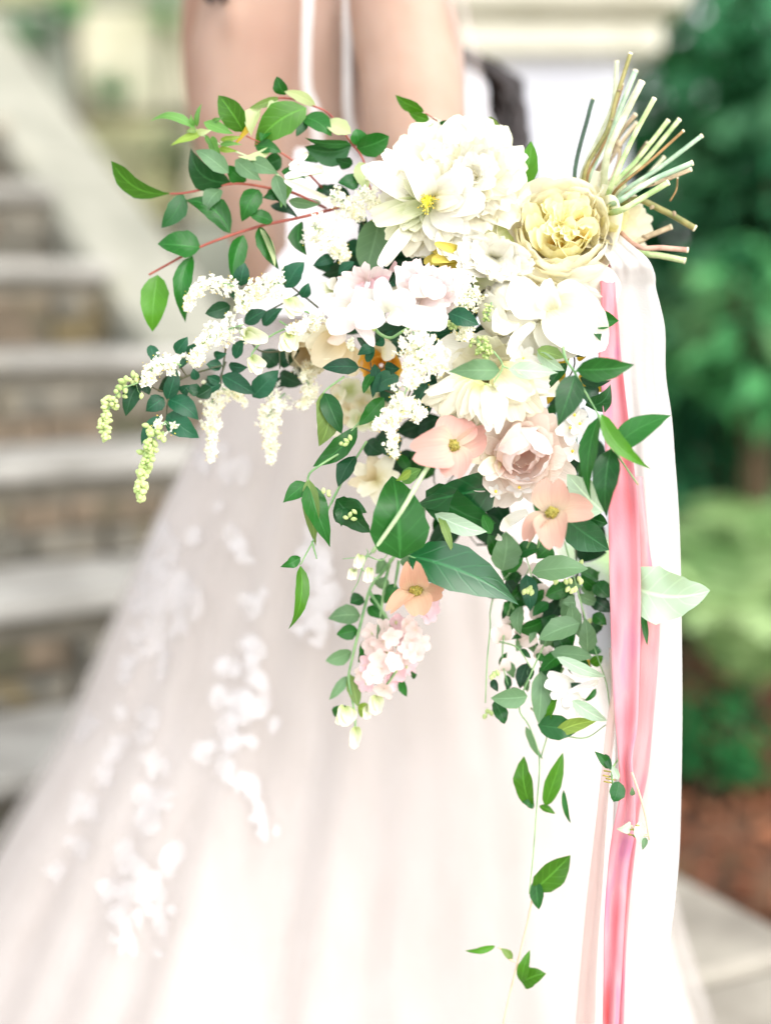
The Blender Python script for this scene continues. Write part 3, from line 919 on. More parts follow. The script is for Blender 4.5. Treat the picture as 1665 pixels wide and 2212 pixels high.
for i in range(10):
    pts = [P(560 + rnd.uniform(-40, 40), -420, BD - .05), P(510 + rnd.uniform(-30, 30), -180, BD - .07), P(462 + rnd.uniform(-28, 28), -60, BD - .09), P(466 + rnd.uniform(-20, 26), 2 + rnd.uniform(-20, 4), BD - .10)]
    hb.add(*tube_vf(catmull(pts, 12), .01, .004, 6))
hb.make('hair', M_hair, bride)

# ================================================================== DRESS
M_dress = plain('blush_satin', (181, 172, 168), (188, 180, 177), 3, .65, 4, spec=.2, stretch=(6, 6, .8), sheen=.15)
M_tulle = plain('tulle', (212, 206, 200), (222, 216, 211), 5, .8, 4, alpha=.30, stretch=(10, 10, .6), trans=.3, spec=.1)
M_lace = plain('lace', (222, 219, 220), (236, 233, 234), 300, .8, 3, bump=.4, bdist=.001, spec=.1, alpha=.4)
M_sheer = plain('sheer_silk', (200, 188, 182), (214, 204, 200), 4, .6, 3, alpha=.22, spec=.2, trans=.3)
M_strap = plain('strap_satin', (186, 180, 177), (196, 191, 188), 40, .5, 3)
M_bodice = plain('bodice_lace', (224, 222, 230), (246, 244, 248), 60, .7, 5, bump=.5, bdist=.002, lo=.42, hi=.55)
dress = thing('wedding_dress', 'blush tulle wedding dress with full skirt and scattered white lace flowers', 'dress', P(600, 2530, .42))
DR = [(600, 560, 880, .095), (660, 520, 900, .105), (720, 488, 950, .12), (800, 468, 1010, .13), (930, 437, 1090, .145), (1140, 335, 1180, .165), (1320, 262, 1240, .18), (1590, 150, 1320, .2), (1740, 62, 1370, .215), (1880, -18, 1410, .23),
      (2050, -105, 1452, .25), (2212, -190, 1500, .27), (2530, -330, 1580, .3)]
DC = .46
def dring(y):
    if y <= DR[0][0]: return DR[0][1:]
    for a, b in zip(DR, DR[1:]):
        if y <= b[0]:
            t = (y - a[0]) / (b[0] - a[0])
            return tuple(a[i] + (b[i] - a[i]) * t for i in (1, 2, 3))
    return DR[-1][1:]
def dfold(th, y):
    g = max(0, min(1, (y - 700) / 1300))
    return g * (.045 * math.sin(th * 9 + .6 * math.sin(y * .002)) + .03 * math.sin(th * 17 + 1.3) + .03 * math.sin(th * 31 + .5)) + .012 * math.sin(th * 23 + y * .004)
def dpt(th, y, off=0.0, amp=1.0):
    xl, xr, rd = dring(y)
    xc, rx = (xl + xr) / 2, (xr - xl) / 2
    fo = 1 + amp * dfold(th, y) * .55
    return P(xc + rx * math.sin(th) * (1 + .0 * fo), y, DC - (rd * fo + off) * math.cos(th))
def dress_shell(name, mat, y0, y1, off, amp, ny=56, nt=260, widen=0.0, a0=-math.pi, a1=math.pi):
    v, f = [], []
    closed = a1 - a0 > 6.2
    for i in range(ny + 1):
        y = y0 + (y1 - y0) * i / ny
        for j in range(nt + (0 if closed else 1)):
            th = a0 + (a1 - a0) * j / nt
            p = dpt(th, y, off, amp)
            if widen: p += RIGHT * math.sin(th) * widen * (y - y0) / (y1 - y0)
            v.append(p)
    w = nt if closed else nt + 1
    for i in range(ny):
        for j in range(nt):
            j2 = (j + 1) % w
            f.append((i * w + j, i * w + j2, (i + 1) * w + j2, (i + 1) * w + j))
    return mk(name, v, f, mat, dress)
dress_shell('skirt', M_dress, 640, 2530, 0, 1.0)
dress_shell('tulle_overlay', M_tulle, 655, 2530, .012, 1.3, widen=.03)
# bodice over the near side of the back
bv, bf = [], []
for i in range(25):
    y = 320 + 360 * i / 24
    for j in range(25):
        x0 = 640 - 20 * math.sin(i / 24 * 3.1) - max(0, (i - 14)) * 12
        x = x0 + (830 - x0) * j / 24
        bv.append(P(x, y, BD - .126 + .05 * ((x - 650) / 200) ** 2 - .01 * math.sin(i * .13)))
for i in range(24):
    for j in range(24):
        q = i * 25 + j
        bf.append((q, q + 1, q + 26, q + 25))
mk('bodice', bv, bf, M_bodice, dress)
def strip(name, pts, mat, parent, n=30, across=6, wavy=.0, seed=0, fold=None, pleat=0):
    """pts rows: y, xl, xr, dd; a draped length of cloth"""
    rows = catmull([Vector((p[1], p[2], p[0])) for p in pts], n)
    dds = catmull([Vector((p[3], 0, 0)) for p in pts], n)
    rnd = random.Random(seed); ph = rnd.random() * 6
    v, uv, f = [], [], []
    m_ = len(rows)
    for i, (q, d) in enumerate(zip(rows, dds)):
        u = i / (m_ - 1)
        for j in range(across + 1):
            t = j / across
            w = wavy * (math.sin(t * 5.5 + ph + u * 3) + .5 * math.sin(t * 11 + u * 7 + ph))
            if pleat: w += pleat * (math.sin(t * 19 + u * 5 + 1.5 * math.sin(u * 9)) + .6 * math.sin(t * 31 - u * 8)) * (.5 + .5 * math.sin(u * 13 + t * 2))
            if fold: w += fold * (t - .5) ** 2 * 4
            v.append(P(q.x + (q.y - q.x) * t, q.z, d.x + w))
            uv.append((u, t))
    for i in range(m_ - 1):
        for j in range(across):
            k = i * (across + 1) + j
            f.append((k, k + 1, k + across + 2, k + across + 1))
    return mk(name, v, f, mat, parent, uv)
strip('strap', [(-90, 658, 680, .31), (0, 655, 677, .31), (120, 651, 672, .308), (190, 653, 674, .308), (230, 666, 690, .308), (330, 676, 702, .31)], M_strap, dress, 24, 3)
strip('strap', [(-90, 743, 764, .325), (0, 741, 762, .322), (150, 740, 760, .32), (250, 742, 763, .322), (330, 764, 786, .33)], M_strap, dress, 24, 3)
M_sheer2 = plain('sheer_tulle', (190, 172, 160), (204, 188, 178), 4, .6, 3, alpha=.12, spec=.1, trans=.3)
strip('sheer_drape', [(-100, 700, 745, .29), (0, 690, 745, .288), (150, 640, 742, .287), (280, 615, 748, .287), (420, 600, 750, .29), (560, 600, 750, .29)], M_sheer2, dress, 24, 8, .004, 2)
strip('sheer_drape', [(-100, 945, 992, .27), (0, 958, 1012, .265), (110, 985, 1038, .26), (200, 1000, 1056, .255), (260, 1004, 1064, .25), (400, 1000, 1075, .25)], M_sheer, dress, 24, 8, .006, 4)

# lace flowers scattered over the skirt
LACE = [(570, 480, 80, 110), (610, 520, 70, 80), (545, 590, 90, 80), (600, 640, 90, 90), (540, 700, 100, 120), (610, 700, 90, 110), (650, 640, 70, 70), (550, 830, 75, 140), (645, 790, 55, 95), (690, 480, 60, 70), (820, 480, 70, 90),
        (575, 960, 40, 80), (430, 1110, 55, 65), (535, 1125, 80, 90), (425, 1215, 75, 60), (445, 960, 60, 70), (545, 1290, 62, 110), (500, 1405, 75, 85), (565, 1410, 60, 70), (540, 1490, 62, 95), (438, 1600, 74, 100), (385, 1740, 85, 85),
        (445, 1770, 60, 140), (505, 1690, 75, 90), (460, 1920, 46, 110), (430, 1830, 40, 70), (900, 890, 95, 90), (815, 940, 90, 70), (905, 985, 85, 70), (775, 1060, 75, 80), (800, 1160, 70, 110), (885, 1080, 95, 95), (930, 1080, 60, 80),
        (895, 1215, 50, 50), (800, 1310, 80, 110), (895, 1375, 66, 110), (925, 1480, 44, 130), (935, 1540, 36, 60), (1105, 540, 90, 110), (1150, 560, 60, 90), (1110, 640, 76, 80), (1180, 690, 76, 80), (1110, 750, 110, 100), (1140, 830, 46, 90),
        (290, 1440, 70, 110), (290, 1590, 70, 80), (370, 1320, 80, 70), (570, 1860, 60, 90), (600, 1640, 80, 110), (560, 1750, 70, 80), (480, 440, 60, 60), (530, 520, 60, 60), (280, 1180, 60, 80), (860, 250, 70, 110), (720, 230, 60, 80), (900, 740, 60, 80)]
for (x, y, w, h) in [(a, b, c * .85, d * .9) for (a, b, c, d) in LACE] + [(a + random.gauss(0, 30), b + random.gauss(0, 60), c * random.uniform(.3, .6), d * random.uniform(.3, .6)) for (a, b, c, d) in LACE] + [(a + random.gauss(0, 38), b + random.gauss(0, 46), c * random.uniform(.5, .9), d * random.uniform(.5, .9)) for (a, b, c, d) in LACE]:
    x, y = cJ(x, y); w *= .609 * 1.3; h *= .609 * 1.2
    a = random.uniform(-.5, .5)
    def surf(x, y):
        xl, xr, rd = dring(y)
        sn = max(-.985, min(.985, (x - (xl + xr) / 2) / ((xr - xl) / 2)))
        return dpt(math.asin(sn), y, .0145, 1.3)
    v, f = [], []
    n = random.choice((1, 2, 2))
    for q in range(n):
        an = a + (q * random.uniform(.7, 1.4) if q else 0) * random.choice((-1, 1))
        c = len(v)
        sc_ = 1 if q == 0 else .7
        ox, oy = (0, 0) if q == 0 else (random.uniform(-.5, .5) * w, random.uniform(-.4, .4) * h)
        NL, NW = 7, 4
        for i in range(NL + 1):
            u = i / NL
            hw = sc_ * w * .42 * max(0.03, math.sin(math.pi * u ** .8)) ** .8 * (1 + .12 * math.sin(u * 17 + q))
            px_ = x + ox + math.sin(an) * h * sc_ * (u - .5); pyy = y + oy + math.cos(an) * h * sc_ * (u - .5)
            nx, ny = math.cos(an), -math.sin(an)
            for j in range(NW + 1):
                s_ = -1 + 2 * j / NW
                v.append(surf(px_ + nx * hw * s_, pyy + ny * hw * s_) - FWD * .001 * q)
        for i in range(NL):
            for j in range(NW):
                k = c + i * (NW + 1) + j
                f.append((k, k + 1, k + NW + 2, k + NW + 1))
    mk('lace_flower', v, f, M_lace, dress)

# ================================================================== RIBBONS
def silk(name, cols, scale, trans=.25, alpha=1.0, rough=.7):
    m, nt, N, Lk = newmat(name)
    out = N('ShaderNodeOutputMaterial')
    uv = N('ShaderNodeUVMap')
    mp = N('ShaderNodeMapping'); mp.inputs['Scale'].default_value = (scale, .9, 1); Lk(uv.outputs[0], mp.inputs[0])
    nz = N('ShaderNodeTexNoise'); nz.inputs['Scale'].default_value = 1; nz.inputs['Detail'].default_value = 2; Lk(mp.outputs[0], nz.inputs['Vector'])
    rp = N('ShaderNodeValToRGB'); Lk(nz.outputs[0], rp.inputs[0])
    el = rp.color_ramp.elements
    el[0].position = cols[0][0]; el[0].color = rgba(lin(cols[0][1]))
    el[1].position = cols[-1][0]; el[1].color = rgba(lin(cols[-1][1]))
    for p, c in cols[1:-1]:
        e = el.new(p); e.color = rgba(lin(c))
    mp2 = N('ShaderNodeMapping'); mp2.inputs['Scale'].default_value = (220, 14, 1); Lk(uv.outputs[0], mp2.inputs[0])
    n2 = N('ShaderNodeTexNoise'); n2.inputs['Scale'].default_value = 1; n2.inputs['Detail'].default_value = 4; Lk(mp2.outputs[0], n2.inputs['Vector'])
    bp = N('ShaderNodeBump'); bp.inputs['Strength'].default_value = .2; bp.inputs['Distance'].default_value = .002; Lk(n2.outputs[0], bp.inputs['Height'])
    pr = N('ShaderNodeBsdfPrincipled'); Lk(rp.outputs[0], pr.inputs['Base Color']); pr.inputs['Roughness'].default_value = rough; pr.inputs['Specular IOR Level'].default_value = .2
    Lk(bp.outputs[0], pr.inputs['Normal'])
    tr = N('ShaderNodeBsdfTranslucent'); Lk(rp.outputs[0], tr.inputs[0])
    ms = N('ShaderNodeMixShader'); ms.inputs[0].default_value = trans; Lk(pr.outputs[0], ms.inputs[1]); Lk(tr.outputs[0], ms.inputs[2])
    sh = ms.outputs[0]
    if alpha < 1:
        tp = N('ShaderNodeBsdfTransparent')
        m2 = N('ShaderNodeMixShader'); m2.inputs[0].default_value = alpha; Lk(tp.outputs[0], m2.inputs[1]); Lk(sh, m2.inputs[2]); sh = m2.outputs[0]
    Lk(sh, out.inputs[0])
    return m
M_wsilk = silk('white_silk', [(.3, (208, 205, 202)), (.7, (220, 217, 214))], 6, .3, .97)
M_pink = silk('pink_silk', [(.30, (222, 104, 106)), (.43, (222, 142, 152)), (.55, (224, 164, 172)), (.66, (206, 136, 166)), (.8, (220, 148, 156))], 7, .3)
M_pink2 = silk('rose_silk', [(.3, (222, 140, 144)), (.5, (228, 166, 168)), (.7, (208, 124, 148))], 6, .3)
M_peach = silk('peach_silk', [(.3, (214, 186, 178)), (.7, (222, 198, 190))], 5, .3, .5)
def ribbon(name, label, pts, mat, n=70, across=8, wavy=.004, seed=1, fold=None, pleat=0):
    o = strip(name, pts, mat, None, n, across, wavy, seed, fold, pleat)
    sd = o.modifiers.new('thickness', 'SOLIDIFY'); sd.thickness = .0005
    return tag(o, label, 'ribbon', 'ribbons trailing from the bouquet')
ribbon('silk_ribbon', 'broad white silk ribbon hanging from the bouquet handle to the ground', [
    (500, 1270, 1330, .03), (528, 1290, 1362, .012), (552, 1306, 1392, .004), (572, 1318, 1407, .0), (596, 1318, 1415, .006), (622, 1318, 1416, .012), (666, 1322, 1427, .015), (717, 1318, 1436, .015), (809, 1316, 1437, .015), (901, 1318, 1450, .015), (993, 1320, 1457, .015), (1085, 1325, 1464, .015), (1199, 1330, 1469, .015),
    (1385, 1332, 1472, .015), (1566, 1330, 1473, .02), (1819, 1322, 1468, .03), (1931, 1318, 1459, .03), (2030, 1312, 1447, .035), (2180, 1304, 1432, .04), (2420, 1290, 1415, .06)], M_wsilk, 96, 24, .0016, 2, pleat=.0009)
ribbon('silk_ribbon', 'hand dyed pink silk ribbon in front, brightest coral near its top', [
    (560, 1290, 1328, .03), (640, 1298, 1331, -.01), (717, 1294, 1338, -.015), (770, 1292, 1342, -.018), (860, 1300, 1352, -.02), (993, 1308, 1368, -.022), (1085, 1313, 1378, -.022), (1199, 1315, 1383, -.024), (1320, 1318, 1384, -.024), (1457, 1322, 1381, -.024), (1566, 1329, 1377, -.022), (1640, 1335, 1366, -.02),
    (1720, 1337, 1372, -.018), (1800, 1322, 1370, -.016), (1880, 1312, 1356, -.014), (2000, 1304, 1348, -.01), (2110, 1303, 1342, -.008), (2212, 1301, 1336, 0), (2420, 1296, 1330, .02)], M_pink, 76, 8, .003, 5)
ribbon('silk_ribbon', 'rosy second ribbon strand behind, widest beside the large pale leaf', [
    (1030, 1360, 1386, .004), (1132, 1375, 1396, .003), (1205, 1378, 1405, .002), (1313, 1380, 1423, .001), (1420, 1378, 1422, .0), (1566, 1372, 1410, .0), (1675, 1350, 1399, .0), (1750, 1345, 1382, .0), (1820, 1338, 1374, .0), (1930, 1326, 1362, .004), (2060, 1318, 1352, .006), (2212, 1316, 1347, .01), (2420, 1314, 1342, .03)], M_pink2, 60, 6, .002, 7)
ribbon('silk_ribbon', 'narrow sheer peach ribbon trailing left of the pink ones', [
    (1400, 1316, 1330, .012), (1494, 1320, 1332, .012), (1566, 1309, 1328, .014), (1745, 1290, 1312, .02), (1931, 1268, 1300, .03), (2060, 1256, 1290, .035), (2212, 1243, 1284, .045), (2420, 1230, 1275, .06)], M_peach, 40, 6, .002, 9)

# ================================================================== STEM BUNDLE
G_F = 'blooms of the bridal bouquet'
G_L = 'leafy sprays of the bridal bouquet'
bun = thing('stem_bundle', 'cut ends of the bouquet stems fanning out behind the yellow rose', 'stems', P(1290, 470, .05))
SM = {
    'dk': plain('cut_stem_dark', (42, 66, 50), (66, 96, 74), 60, .5), 'ol': plain('cut_stem_olive', (104, 108, 56), (146, 138, 84), 90, .55, bump=.4, bdist=.001), 'te': plain('cut_stem_teal', (138, 168, 140), (186, 206, 176), 90, .55, bump=.4, bdist=.001),
    'pa': plain('cut_stem_pale', (168, 176, 140), (206, 208, 180), 90, .55, bump=.4, bdist=.001), 'gr': plain('cut_stem_green', (140, 168, 108), (196, 210, 158), 90, .55, bump=.4, bdist=.001), 'br': plain('cut_stem_brown', (120, 104, 80), (160, 142, 112), 50, .7),
    'or': plain('cut_stem_orange', (112, 92, 50), (160, 124, 78), 90, .6, bump=.4, bdist=.001), 'be': plain('cut_stem_beige', (150, 132, 104), (196, 178, 146), 90, .65, bump=.4, bdist=.001), 'pk': plain('cut_stem_pinkish', (160, 124, 108), (196, 160, 140), 90, .65, bump=.4, bdist=.001)}
M_cut = plain('cut_face', (214, 206, 170), (232, 226, 200), 80, .8)
for i, (pts, w, mt, dd) in enumerate([
    ([(700, 880), (770, 560), (793, 480)], 26, 'dk', .03), ([(745, 870), (860, 640), (905, 480), (975, 260)], 24, 'ol', .0), ([(730, 890), (830, 650), (890, 500), (908, 300)], 24, 'pa', .03),
    ([(770, 880), (880, 640), (1000, 345)], 30, 'te', .02), ([(860, 760), (940, 580), (1030, 400)], 40, 'pa', -.01), ([(850, 800), (920, 660), (1000, 560)], 26, 'br', .03), ([(885, 900), (985, 680), (1092, 482)], 28, 'gr', -.02),
    ([(760, 885), (850, 690), (935, 410)], 18, 'or', .015), ([(900, 900), (1010, 780), (1160, 590)], 27, 'gr', .0), ([(920, 920), (1060, 770), (1215, 585)], 27, 'gr', .01), ([(905, 930), (1070, 790), (1235, 640)], 17, 'or', -.01),
    ([(930, 950), (1120, 820), (1325, 665)], 26, 'te', .0), ([(920, 985), (1090, 880), (1278, 798)], 32, 'te', -.02), ([(1000, 930), (1120, 890), (1272, 830)], 25, 'be', -.01), ([(930, 1030), (1050, 960), (1160, 895)], 34, 'gr', -.03),
    ([(980, 980), (1130, 1030), (1292, 1120)], 36, 'ol', .0), ([(960, 1190), (1080, 1150), (1175, 1112)], 32, 'be', .01), ([(1000, 1205), (1130, 1215), (1256, 1226)], 30, 'pk', -.01), ([(1000, 1225), (1130, 1255), (1242, 1278)], 34, 'gr', .01),
    ([(800, 880), (850, 780), (915, 690)], 30, 'br', .05), ([(880, 880), (920, 760), (905, 640)], 22, 'be', .05), ([(960, 860), (1020, 760), (1060, 700)], 26, 'br', .05), ([(1170, 985), (1200, 930), (1206, 870)], 10, 'or', .0),
    ([(940, 960), (1040, 880), (1140, 770)], 24, 'pa', .04), ([(840, 860), (930, 700), (1005, 600)], 20, 'be', .05)]):
    P3 = [P(*cH(*q), dd + .02) for q in pts]
    if i != 22:
        P3 = [P(1180 + random.uniform(-30, 30), 560 + random.uniform(-30, 30), .09), P(1285 + random.uniform(-14, 14), 472 + random.uniform(-16, 16), .055)] + P3
    path = catmull(P3, 5 * len(P3))
    b = Bag(); r = w * .44 * S * .47
    b.add(*tube_vf(path, r * 1.02, r * .95, 8))
    # knots where leaves were stripped
    st_ = b.make('stem', SM[mt], bun)
    e = path[-1]; dirn = (path[-1] - path[-2]).normalized()
    c = Bag(); c.add(*tube_vf([e - dirn * .0012, e + dirn * .0006], r * 1.03, r * 1.0, 8))
    c.make('cut_end', M_cut, st_, smooth=False)
    if mt in ('br', 'be', 'ol') and i != 22:
        for q in (.5, .68, .84):
            pp = path[int(q * (len(path) - 1))]
            mk('knot', *blob_vf(pp + rand_unit() * r * .7, rand_unit(), r * 2.2, r * .8), SM['br'], st_)

# ================================================================== LEFT-HAND BRANCHES
DL = .035
t = thing('glossy_leaf_branch', 'long red twig with hanging glossy leaves reaching past the coping', 'branch', P(*cA(1290, 795), DL), G_L)
stems(cA, t, [[(1400, 760, .06), (1290, 797, .04), (1100, 845), (930, 880), (750, 935), (580, 1000), (440, 1075), (305, 1150)]], M_red, 4.2, 2.6, DL)
leaves(cA, t, 'bright', [(352, 1150, 320, 1440 - 110 + 120, 152, dict(roll=.15, prof='ovate')), (540, 1045, 505, 1395, 100, dict(m='mid', bend=-.12, fold=.5)), (585, 1000, 352, 975, 175, dict(m='mid', bend=.12, fold=.25, curl=.15)),
    (745, 925, 505, 740, 135, dict(m='mid', bend=-.14, fold=.4)), (815, 935, 755, 1190, 108, dict(m='mid', bend=-.1, fold=.4)), (975, 862, 838, 825, 90, dict(m='mid')), (900, 890, 992, 1122, 90, dict(m='mid', bend=.12, fold=.7, roll=.5)),
    (905, 900, 985, 1110, 40, dict(m='pale', bend=.05, dd0=DL - .008, fold=.3)), (1130, 860, 1152, 1042, 92, dict(m='mid', bend=-.15, fold=.4)), (790, 1010, 770, 1200, 40, dict(m='lime', dd0=DL + .01))], dd0=DL)
t = thing('glossy_leaf_branch', 'upper red twig ending in one long upturned leaf in front of the coping', 'branch', P(*cA(1000, 690), DL), G_L)
stems(cA, t, [[(1260, 790, .07), (1080, 705), (960, 682), (830, 660), (720, 662), (510, 706), (418, 712)]], M_red, 4, 2.4, DL)
leaves(cA, t, 'mid', [(418, 710, 108, 528, 125, dict(m='bright', bend=.16, fold=.3, prof='obov')), (492, 715, 372, 895, 110, dict(m='dark', bend=.08)), (695, 688, 605, 805, 105, dict(m='gray')), (900, 690, 812, 858, 118, dict(m='mid', bend=-.1)),
    (745, 652, 528, 468, 165, dict(m='dark', bend=.13, curl=.15)), (735, 600, 560, 470, 100, dict(m='gray', dd0=DL - .012)), (830, 645, 728, 562, 95, dict(m='mid')), (950, 690, 1030, 760, 80, dict(m='dark'))], dd0=DL)  # narrower sage blade over the big dark leaf stands in for its gloss highlight
t = thing('glossy_leaf_branch', 'arching red twig with a small upright leaf at the crest over the bare back', 'branch', P(*cA(1480, 600), .04), G_L)
stems(cA, t, [[(1560, 760, .06), (1500, 690), (1462, 530), (1400, 440), (1290, 292), (1200, 240), (1060, 196), (930, 215), (855, 345), (770, 440)], [(1400, 450), (1440, 450)], [(1250, 690, .06), (1130, 570), (1000, 480), (830, 400)], [(1000, 480), (880, 440)]], M_red, 3.2, 1.8, .03)
leaves(cA, t, 'bright', [(1040, 178, 997, 76, 82, dict(m='mid')), (1205, 238, 1035, 158, 62, dict(m='pale', bend=-.08)), (1010, 192, 848, 250, 46, dict(m='olive')), (992, 200, 950, 295, 62, dict(m='pale')), (905, 245, 850, 388, 92, dict(m='pale', fold=.5)),
    (892, 270, 762, 452, 36, dict(m='yellow')), (818, 378, 683, 180, 138, dict(m='bright', bend=-.06)), (1156, 246, 880, 446, 180, dict(bend=-.08, prof='ovate', roll=.1)), (1140, 300, 1290, 400, 120, dict(m='mid', bend=.1)), (1262, 325, 1395, 390, 100, dict(m='pale', prof='round')),
    (1160, 300, 1100, 400, 60, dict(m='dark')), (1398, 450, 1145, 455, 150, dict(m='dark', bend=.1, fold=.5, roll=-.3)), (1396, 440, 1150, 425, 50, dict(m='mid', dd0=.02)), (1440, 450, 1425, 362, 92, dict(m='mid', prof='round')), (1425, 470, 1602, 402, 132, dict(m='mid', prof='round')),
    (1405, 552, 1315, 530, 84, dict(m='dark')), (1440, 540, 1484, 695, 90, dict(m='pale')), (1440, 660, 1325, 650, 95, dict(m='dark')), (880, 460, 1015, 480, 80, dict(m='mid')), (960, 345, 910, 430, 70, dict(m='mid')), (1240, 520, 1120, 525, 70, dict(m='mid', dd0=.05)), (1330, 700, 1240, 680, 60, dict(m='deep', dd0=.05))], dd0=.03)
t = thing('honeysuckle_shoot', 'pale young shoot with small spiky leaves at the far upper end', 'shoot', P(*cA(600, 390), .03), G_L)
stems(cA, t, [[(1230, 760, .06), (1040, 640), (900, 540), (740, 470), (620, 410), (560, 365)], [(740, 470), (690, 430)], [(1040, 640), (1240, 600, .05)]], M_pale_stem, 2.6, 1.6, .03)
leaves(cA, t, 'shoot', [(560, 362, 312, 295, 56, dict(bend=-.08)), (563, 352, 587, 222, 34), (550, 350, 530, 285, 26), (595, 382, 420, 446, 52, dict(m='lime')), (560, 380, 640, 370, 40, dict(m='pale')), (600, 325, 762, 392, 66), (560, 372, 505, 376, 36, dict(m='olive')),
    (610, 395, 660, 470, 30), (645, 400, 705, 540, 70, dict(m='shoot')), (690, 420, 805, 402, 34, dict(m='lime')), (690, 446, 800, 442, 30, dict(m='shoot')), (680, 468, 785, 482, 34, dict(m='lime')), (970, 458, 785, 512, 48, dict(m='pale', bend=.14)),
    (770, 528, 912, 642, 96, dict(m='gray')), (850, 535, 1005, 605, 92, dict(m='gray')), (1022, 520, 915, 565, 105, dict(m='dark', dd0=.05)), (985, 610, 1045, 785, 78, dict(m='gray', fold=.5)), (1065, 640, 1015, 785, 66, dict(m='shoot')), (1010, 700, 925, 735, 66, dict(m='dark')),
    (1060, 750, 1225, 772, 66, dict(m='gray')), (960, 775, 1112, 832, 64, dict(m='deep', dd0=.05)), (1020, 590, 1150, 620, 60, dict(m='mid')), (1200, 700, 1330, 690, 60, dict(m='dark', dd0=.06)), (640, 330, 700, 300, 30)], dd0=.025, prof='lance')
petals(cA, t, 'white', [(1270, 740, 1035, 638, 46), (1245, 575, 1035, 622, 52), (1250, 590, 1060, 575, 40), (1160, 490, 1060, 560, 36)], dd0=.02, cup=.6, base_w=.5, ruffle=.02)

# ================================================================== PRIVET SPRAYS
def privet(label, stemlists, lv, pans, dd, m=cC, mat='teal'):
    t = thing('privet_spray', label, 'blossom spray', P(*m(*stemlists[0][0][:2]), dd), G_L)
    stems(m, t, stemlists, M_dark_stem, 2.6, 1.4, dd)
    leaves(m, t, mat, lv, dd0=dd)
    for p in pans:
        o = dict(p[4]) if len(p) > 4 else {}
        panicle(m, t, p[0], p[1], p[2], p[3], o.pop('dd', dd - .012), **o)
    return t
privet('privet spray with two foamy white plumes side by side under the red twig', [[(1220, 330), (1120, 250), (1020, 190), (880, 215), (750, 235)], [(1120, 250), (1000, 320), (830, 400)], [(1120, 260), (1170, 220)]],
    [(800, 212, 822, 86, 90), (1040, 222, 1130, 76, 128), (1130, 275, 1168, 198, 64), (1310, 90, 1188, 96, 78, dict(dd0=.05)), (1330, 145, 1412, 80, 62), (745, 320, 610, 362, 95, dict(m='deep')), (820, 412, 932, 342, 86), (920, 425, 1022, 328, 76), (760, 240, 790, 300, 60, dict(m='deep'))],
    [([(770, 215), (690, 195), (590, 215), (525, 280), (505, 345)], 100, 34, 120), ([(1030, 200), (940, 205), (850, 250), (785, 345)], 150, 60, 150)], .02)
privet('privet spray with one short white plume over small dark leaves, middle left', [[(1050, 560), (900, 560), (800, 440), (700, 480)], [(1010, 560), (1012, 660)], [(720, 540), (690, 760)]],
    [(770, 605, 812, 496, 74), (655, 585, 722, 578, 50), (700, 645, 612, 636, 66), (735, 640, 832, 655, 66), (700, 695, 875, 792, 100), (865, 812, 1002, 668, 118), (1000, 640, 915, 560, 120, dict(m='deep', dd0=.05)), (1010, 640, 1120, 560, 130, dict(m='deep', dd0=.05)), (1010, 680, 1140, 740, 100, dict(m='deep', dd0=.05)), (690, 730, 620, 700, 60), (690, 740, 590, 790, 70)],
    [([(815, 420), (720, 450), (620, 500), (565, 580), (560, 640)], 150, 40, 170)], .015)
privet('privet spray at the far left with drooping greenish bud tips', [[(700, 640), (560, 680), (470, 720), (380, 780), (240, 720), (170, 770)], [(480, 700), (410, 820), (400, 960)], [(470, 640), (510, 700)]],
    [(312, 530, 340, 640, 66), (450, 575, 512, 488, 74), (520, 590, 560, 520, 56), (265, 690, 302, 792, 92, dict(m='deep')), (405, 830, 452, 655, 88), (245, 740, 180, 915, 95, dict(m='deep')), (385, 815, 290, 885, 95), (410, 825, 572, 920, 122), (398, 908, 568, 1030, 126), (365, 915, 256, 1062, 78),
     (480, 790, 525, 745, 60), (560, 720, 545, 660, 52), (520, 600, 470, 660, 50), (440, 700, 350, 780, 90, dict(m='deep', dd0=.03)), (590, 790, 500, 760, 70, dict(m='deep')), (640, 760, 560, 810, 80, dict(m='deep'))],
    [([(480, 640), (400, 620), (320, 660), (280, 750)], 120, 60, 90), ([(245, 735), (150, 775), (90, 870), (62, 960), (75, 1035)], 100, 24, 70, dict(green=1.0, size=13)), ([(395, 940), (340, 1020), (300, 1130), (262, 1250), (262, 1368)], 120, 26, 110, dict(green=.85, size=14))], .01)
privet('soft white privet plume hanging against the dress, left of its twin', [[(720, 620), (690, 700), (660, 760)]], [(690, 720, 600, 740, 70), (700, 730, 560, 800, 70, dict(m='deep'))],
    [([(690, 750), (650, 820), (640, 950), (640, 1060), (640, 1160)], 150, 24, 150), ([(690, 760), (770, 800), (830, 850)], 70, 30, 36)], .05)
privet('soft white privet plume hanging against the dress, nearer the cream rose', [[(1150, 600), (1080, 700), (1010, 780)]], [(1080, 700, 1150, 640, 70, dict(m='deep')), (1060, 720, 980, 760, 70, dict(m='deep'))],
    [([(1040, 790), (980, 850), (950, 950), (965, 1060), (965, 1165)], 190, 26, 190), ([(1180, 620), (1150, 700), (1180, 790), (1120, 870)], 110, 60, 110)], .055)
privet('privet plumes beside the white peony, over the bodice', [[(1590, 950, .05), (1480, 890), (1400, 800), (1300, 720)]], [(1480, 880, 1400, 800, 60, dict(m='deep')), (1390, 720, 1240, 700, 90, dict(m='deep', dd0=.05)), (1440, 880, 1560, 1000, 110, dict(m='deep', dd0=.05))],
    [([(1290, 720), (1350, 760), (1420, 790), (1440, 850)], 120, 60, 90), ([(1170, 880), (1250, 930), (1330, 1000), (1360, 1080)], 160, 50, 130), ([(1440, 680), (1500, 740), (1560, 780), (1520, 860)], 110, 60, 90)], .03, cA)
